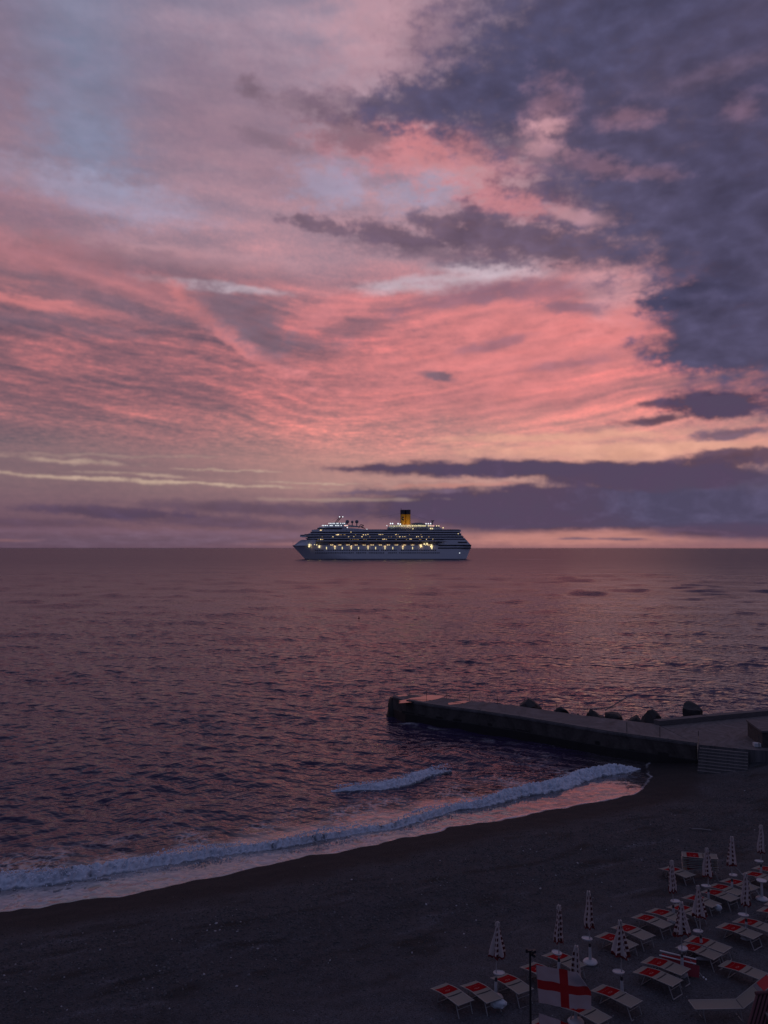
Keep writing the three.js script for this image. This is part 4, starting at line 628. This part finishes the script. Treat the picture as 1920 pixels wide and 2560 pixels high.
{ // long lounger with its back raised, bottom right
  const o = thing('long_lounger', 'long beige lounger with its back raised, at the bottom right corner', 'sun lounger', [11.0, groundY(11, -27.5), -27.5], rad(2));
  const bk = (s) => s < 1.62 ? V(-0.75 + s, 0.45, 0) : V(0.87 + (s - 1.62) * 0.80, 0.45 + (s - 1.62) * 0.60, 0);
  const sl = (a, b, n) => grid(n, 6, (u, v) => { const p = bk(mixn(a, b, u)); return [p.x, p.y + 0.004 - 0.015 * Math.sin(Math.PI * v), mixn(-0.26, 0.26, v)]; });
  mesh('seat_panel', sl(0.0, 1.6, 12), canvasMat, o); mesh('back_panel', sl(1.63, 2.36, 8), canvasMat, o); mesh('headrest_strip', sl(2.37, 2.5, 3), mat(0.14, 0.12, 0.13, 0.9), o); mesh('red_panel', sl(2.51, 2.95, 5), mat(0.36, 0.015, 0.02, 0.85), o);
  for (const s of [-1, 1]) mesh('side_rail', bend([bk(0), bk(1.62), bk(3.0)].map(p => V(p.x, p.y, s * 0.275)), 0.017), frameMat, o);
  pieces('end_bar', [rod(V(-0.75, 0.45, -0.27), V(-0.75, 0.45, 0.27), 0.017, 6), rod(V(bk(3).x, bk(3).y, -0.27), V(bk(3).x, bk(3).y, 0.27), 0.017, 6)], frameMat, o);
  for (const x of [-0.5, 0.75]) mesh('leg', bend([V(x, 0.44, -0.25), V(x + 0.1, 0, -0.25), V(x + 0.1, 0, 0.25), V(x, 0.44, 0.25)], 0.016), legMat, o);
}

// ---------------------------------------------------------------- closed parasols with round tables
const parasolTex = canvasTex(1024, 512, (c, w, h) => {
  c.fillStyle = '#ac9c9a'; c.fillRect(0, 0, w, h); const p = w / 4;
  for (let k = 0; k < 4; k++) for (let r = 0; r < 6; r++) { c.fillStyle = '#3c040c'; const y = h * (0.06 + r * 0.158); c.fillRect(k * p + p * 0.02, y, p * 0.26, h * 0.09); c.fillRect(k * p + p * 0.40, y + h * 0.025, p * 0.24, h * 0.09); }
  c.fillStyle = '#5a0710'; c.fillRect(0, h * 0.94, w, h * 0.06);
});
const parasolMat = mat(1, 1, 1, 0.9, { map: parasolTex }), poleMat = mat(0.32, 0.31, 0.32, 0.4), whiteMat = mat(0.4, 0.39, 0.41, 0.5), crownMat = mat(0.38, 0.33, 0.32, 0.85);
function canopy(y0, y1, r0, r1, seed, flare) {
  return grid(96, 26, (u, v) => {
    const a = u * Math.PI * 2, fold = 0.5 + 0.5 * Math.cos(a * 6 + 0.6 * noise2(v * 2 + seed, 3)), rr = mixn(r0, r1, Math.pow(v, flare)), ang = 1 + 0.34 * noise2(Math.cos(a) * 1.3 + seed, Math.sin(a) * 1.3 + v);
    const k = rr * ang * mixn(0.62 + 0.38 * fold, 0.72 + 0.28 * fold, v), hem = v > 0.85 ? 0.12 * noise2(Math.cos(a) * 2 + seed, Math.sin(a) * 2 + 5) : 0;
    const tw = a + 0.25 * v * noise2(seed, 1);
    return [Math.cos(tw) * k + 0.05 * v * noise2(seed, v * 2), mixn(y0, y1, v) + hem * v, Math.sin(tw) * k];
  }, (u, v) => [u, 1 - v]);
}
function parasol(o, k) {
  const [r1, y1, seed, flare] = [[0.19, 1.28, 3, 0.75], [0.31, 1.42, 11, 1.05], [0.25, 1.3, 23, 0.85]][k];
  mesh('canopy', canopy(2.46, y1, 0.07, r1, seed, flare), parasolMat, o);
  mesh('crown', [0, 1, 2, 3].map(i => box(0.035, 0.13, 0.05, Math.cos(i * 1.57 + 0.4) * 0.06, 2.5, Math.sin(i * 1.57 + 0.4) * 0.06, -i * 1.57, 0.25)), crownMat, o);
  mesh('pole', new THREE.CylinderGeometry(0.018, 0.02, 2.45, 10).translate(0, 1.28, 0), poleMat, o);
  const tb = mesh('table_top', new THREE.CylinderGeometry(0.2, 0.19, 0.035, 28).scale(1, 1, 0.8).translate(0.1, 0.84, 0), whiteMat, o); mesh('table_rim', new THREE.TorusGeometry(0.195, 0.014, 8, 28).rotateX(Math.PI / 2).scale(1, 1, 0.8).translate(0.1, 0.858, 0), whiteMat, tb);
  mesh('pedestal', [new THREE.CylinderGeometry(0.05, 0.062, 0.5, 14).translate(0, 0.33, 0)], whiteMat, o);
  mesh('collar', new THREE.CylinderGeometry(0.045, 0.05, 0.12, 12).translate(0, 0.64, 0), darkBar, o);
  mesh('base', new THREE.LatheGeometry([[0, 0], [0.26, 0], [0.275, 0.04], [0.24, 0.09], [0.1, 0.125], [0.06, 0.14]].map(p => new THREE.Vector2(...p)), 28), whiteMat, o);
  return o;
}
const PARASOLS = [
  [3.90, -28.85, 1.02, 1, 0.2, 'closed parasol farthest left, wide skirt, over the leftmost loungers'],
  [6.41, -30.20, 1.02, 0, 2.2, 'slim closed parasol second from the left, its table over a red headrest'],
  [7.83, -31.25, 1.04, 0, 2.6, 'slim closed parasol on open gravel above the white pedestal foot'],
  [8.32, -28.80, 1.03, 1, 2.9, 'closed parasol with a ragged hem right of the white pedestal, near the front row'],
  [6.34, -27.30, 0.97, 0, 1.0, 'closed parasol whose lower part hides behind the upper flag'],
  [12.24, -34.70, 0.99, 0, 0.3, 'closed parasol before the lone lounger at the back, small white table below it'],
  [14.46, -36.50, 0.96, 2, 3.0, 'closed parasol standing in front of the stack of loungers'],
  [15.91, -37.50, 1.01, 2, 0.6, 'closed parasol right of the stack with a line running down from it'],
  [18.13, -39.40, 0.99, 0, 3.2, 'closed parasol farthest back, near the right edge'],
  [14.68, -33.30, 0.97, 0, 2.9, 'closed parasol before the right end of the back row of loungers'],
  [12.28, -31.80, 1.00, 1, 3.1, 'wide closed parasol in the middle group, third from the right of the back row'],
  [10.99, -30.35, 1.01, 1, 0.9, 'widest closed parasol in the middle, white panel facing the camera'],
];
const parasolProto = [];
for (const [x, z, s, k, disc, label] of PARASOLS) {
  const p = [x, groundY(x, z), z], G = 'closed red and white parasols with round tables';
  let o = parasolProto[k];
  if (!o) { o = parasolProto[k] = parasol(thing('closed_parasol', label, 'parasol', p, 0, G), k); } else o = copyOf(o, 'closed_parasol', label, 'parasol', p, 0, G);
  o.scale.y = s; o.rotation.y = disc; o.rotation.z = R(-0.045, 0.045); o.rotation.x = R(-0.03, 0.03);
  if (k === 1 && x > 10) { o.scale.x = o.scale.z = x > 12 ? 0.92 : 1.04; }
}
{ // table without a parasol
  const x = 17.0, z = -36.9, o = thing('pedestal_table', 'round white pedestal table without a parasol at the right edge', 'table', [x, groundY(x, z), z]);
  mesh('table_top', new THREE.CylinderGeometry(0.22, 0.2, 0.04, 28).translate(0, 0.84, 0), whiteMat, o); mesh('pedestal', new THREE.CylinderGeometry(0.05, 0.06, 0.8, 14).translate(0, 0.45, 0), whiteMat, o); mesh('base', new THREE.LatheGeometry([[0, 0], [0.26, 0], [0.275, 0.04], [0.24, 0.09], [0.06, 0.14]].map(p => new THREE.Vector2(...p)), 28), whiteMat, o);
}
tag(mesh('guy_line', tube([V(16.0, groundY(15.9, -37.5) + 1.35, -37.45), V(16.5, groundY(16.5, -36.8) + 0.7, -36.9), V(16.75, groundY(16.8, -36.4) + 0.3, -36.4)], 0.012, 5, 14), mat(0.3, 0.29, 0.3)), 'thin pale line slanting down from the parasol right of the stack', 'line');

// bags and cloths
function bag(x, y, z, a, b, c, m, seed, label, category) { const g = new THREE.IcosahedronGeometry(1, 4), p = g.attributes.position; for (let i = 0; i < p.count; i++) { const v = V(p.getX(i), p.getY(i), p.getZ(i)), k = 1 + 0.32 * fbm(v.x * 1.9 + seed, v.y * 1.9 + v.z * 1.3, 4); p.setXYZ(i, v.x * a * k, v.y * b * k, v.z * c * k); } g.computeVertexNormals(); const o = mesh('bag', g, m); o.position.set(x, y, z); tag(o, label, category); }
const plastic = mat(0.4, 0.44, 0.48, 0.5), cloth = mat(0.26, 0.25, 0.27, 0.85);
bag(3.9, groundY(3.9, -28.1) + 0.26, -28.05, 0.27, 0.15, 0.15, plastic, 2, 'white plastic bag hanging under the foot of a front lounger left of the flagpole', 'bag');
bag(14.4, groundY(14.4, -35.4) + 0.27, -35.35, 0.15, 0.13, 0.12, plastic, 5, 'white bag hanging under the foot of a lounger in the back row', 'bag');
bag(10.75, groundY(10.7, -29.8) + 0.24, -29.75, 0.22, 0.12, 0.13, cloth, 8, 'grey bundle under the foot of the lounger beside the red folded one', 'bundle');
bag(12.0, groundY(12, -31.0) + 0.26, -30.95, 0.3, 0.07, 0.1, cloth, 11, 'grey cloth sagging under the lounger whose headrest touches a round table', 'cloth');
bag(14.35, groundY(14.3, -32.5) + 0.27, -32.5, 0.26, 0.07, 0.1, cloth, 14, 'grey cloth sagging under the near lounger of the right-hand pair', 'cloth');
{ const x = 18.2, z = -47; tag(mesh('driftwood_stick', tube([V(x - 0.5, groundY(x - 0.5, z) + 0.03, z), V(x, groundY(x, z) + 0.06, z + 0.05), V(x + 0.6, groundY(x + 0.6, z) + 0.03, z + 0.12)], 0.03, 6), mat(0.22, 0.2, 0.2, 0.8)), 'pale stick lying alone on the shingle beyond the loungers', 'stick'); }

// ---------------------------------------------------------------- flagpole and its two flags
{
  const fp = thing('flagpole', 'slim dark pole in the foreground with small lamps at its top', 'flagpole', [3.55, 0, -20]), g = groundY(3.55, -20), iron = mat(0.014, 0.013, 0.016, 0.5);
  mesh('pole', new THREE.CylinderGeometry(0.024, 0.035, 7.62 - g, 14).translate(0, (7.62 + g) / 2, 0), iron, fp);
  mesh('crosspiece', [box(0.17, 0.045, 0.05, -0.02, 7.62, 0), box(0.05, 0.09, 0.05, -0.085, 7.64, 0.02)], iron, fp);
  for (const [x, y, t] of [[0.07, 7.54, -0.6], [0.09, 7.62, 0.4]]) mesh('floodlight', [box(0.1, 0.06, 0.08, x, y, 0.02, 0, t), box(0.02, 0.07, 0.02, x - 0.04, y, 0)], iron, fp);
  const flagTex = canvasTex(512, 384, (c, w, h) => { c.fillStyle = '#9a9095'; c.fillRect(0, 0, w, h); c.fillStyle = '#8c060c'; c.fillRect(w * 0.425, 0, w * 0.155, h); c.fillRect(0, h * 0.385, w, h * 0.235); c.fillStyle = 'rgba(120,110,115,0.5)'; c.fillRect(0, 0, w * 0.015, h); });
  const fm = new THREE.MeshPhysicalMaterial({ map: flagTex, roughness: 0.95, side: THREE.DoubleSide, transmission: 0.25, thickness: 0 });
  const flag = (name, label, TL, TR, BL, BR, fold, seed) => {
    const o = thing(name, label, 'flag', [0, 0, 0], 0, null);
    mesh('cloth', grid(60, 44, (u, v) => {
      // the flying top corner is folded over behind the cloth
      const fa = fold, lx = 1 - fa[0], lv = fa[1], nl = Math.hypot(lx, lv), nu = lv / nl, nv = -lx / nl, sd = (u - fa[0]) * nu + v * nv; let U = u, W = v, back = 0;
      if (sd > 0) { U = u - 2 * sd * nu; W = v - 2 * sd * nv; back = Math.min(0.06, sd * 0.6) + 0.01; }
      const x = mixn(mixn(TL[0], BL[0], W), mixn(TR[0], BR[0], W), U), y = mixn(mixn(TL[1], BL[1], W), mixn(TR[1], BR[1], W), U) - 0.02 * Math.sin(Math.PI * U);
      return [x, y, -20 + U * 0.2 - back + (0.035 * Math.sin(U * 9 + W * 2.4 + seed) + 0.014 * Math.sin(U * 21 - W * 5 + seed)) * Math.sqrt(U) + 0.02 * noise2(U * 4 + seed, W * 4)];
    }, (u, v) => [u, 1 - v]), fm, o);
    pieces('hoist_clip', [0.04, 0.96].map(v => rod(V(3.555, mixn(TL[1], BL[1], v), -20), V(mixn(TL[0], BL[0], v) + 0.01, mixn(TL[1], BL[1], v), -20), 0.008, 5)), iron, o);
  };
  flag('flag', 'upper flag on the dark pole, white with a full red cross', [3.69, 7.30], [4.97, 7.20], [3.745, 6.40], [4.985, 6.33], [0.76, 0.5], 1);
  flag('flag', 'lower flag cut by the bottom edge, white with the tip of a red cross', [3.745, 6.155], [4.95, 5.90], [3.79, 5.25], [4.98, 5.0], [0.8, 0.4], 3);
}

// ---------------------------------------------------------------- ribbed roof at the lower right corner
{
  const o = thing('beach_hut', 'dark red ribbed hut roof at the bottom right corner of the photo', 'hut', [9.96, 0, -22]), g = groundY(11.5, -21);
  const red = mat(0.075, 0.02, 0.028, 0.8), dk = mat(0.022, 0.012, 0.016, 0.9), W = 4.2, A = V(0, 5.52, 0), D = V(-1.9, -1.9, 2.1);   // ridge corner and fall of the roof
  const X1 = V(1, 0.04, -0.08);
  mesh('roof_sheet', grid(30, 8, (u, v) => { const p = A.clone().addScaledVector(X1, u * W).addScaledVector(D, v).addScaledVector(X1, -0.0); return [p.x, p.y - 0.03, p.z]; }), dk, o);
  for (let i = 0; i <= 38; i++) { const p = A.clone().addScaledVector(X1, i * W / 38); mesh('roof_rib', rod(p, p.clone().add(D), 0.034, 7), red, o); }
  mesh('ridge_cap', rod(A.clone().add(V(-0.05, 0.02, 0)), A.clone().addScaledVector(X1, W + 0.05).add(V(0, 0.02, 0)), 0.05, 8), red, o);
  pieces('wall', [box(0.12, 3.4, 1.9, 0.1, g + 1.7, 1.1), box(W, 5.2 - g, 0.12, W / 2 + 0.1, (5.2 + g) / 2, -0.25, 0.08), box(W, 3.55 - g, 0.12, W / 2, (3.55 + g) / 2, 1.9, 0.08)], mat(0.12, 0.1, 0.1, 0.9), o);
}
renderer.render(scene, camera);
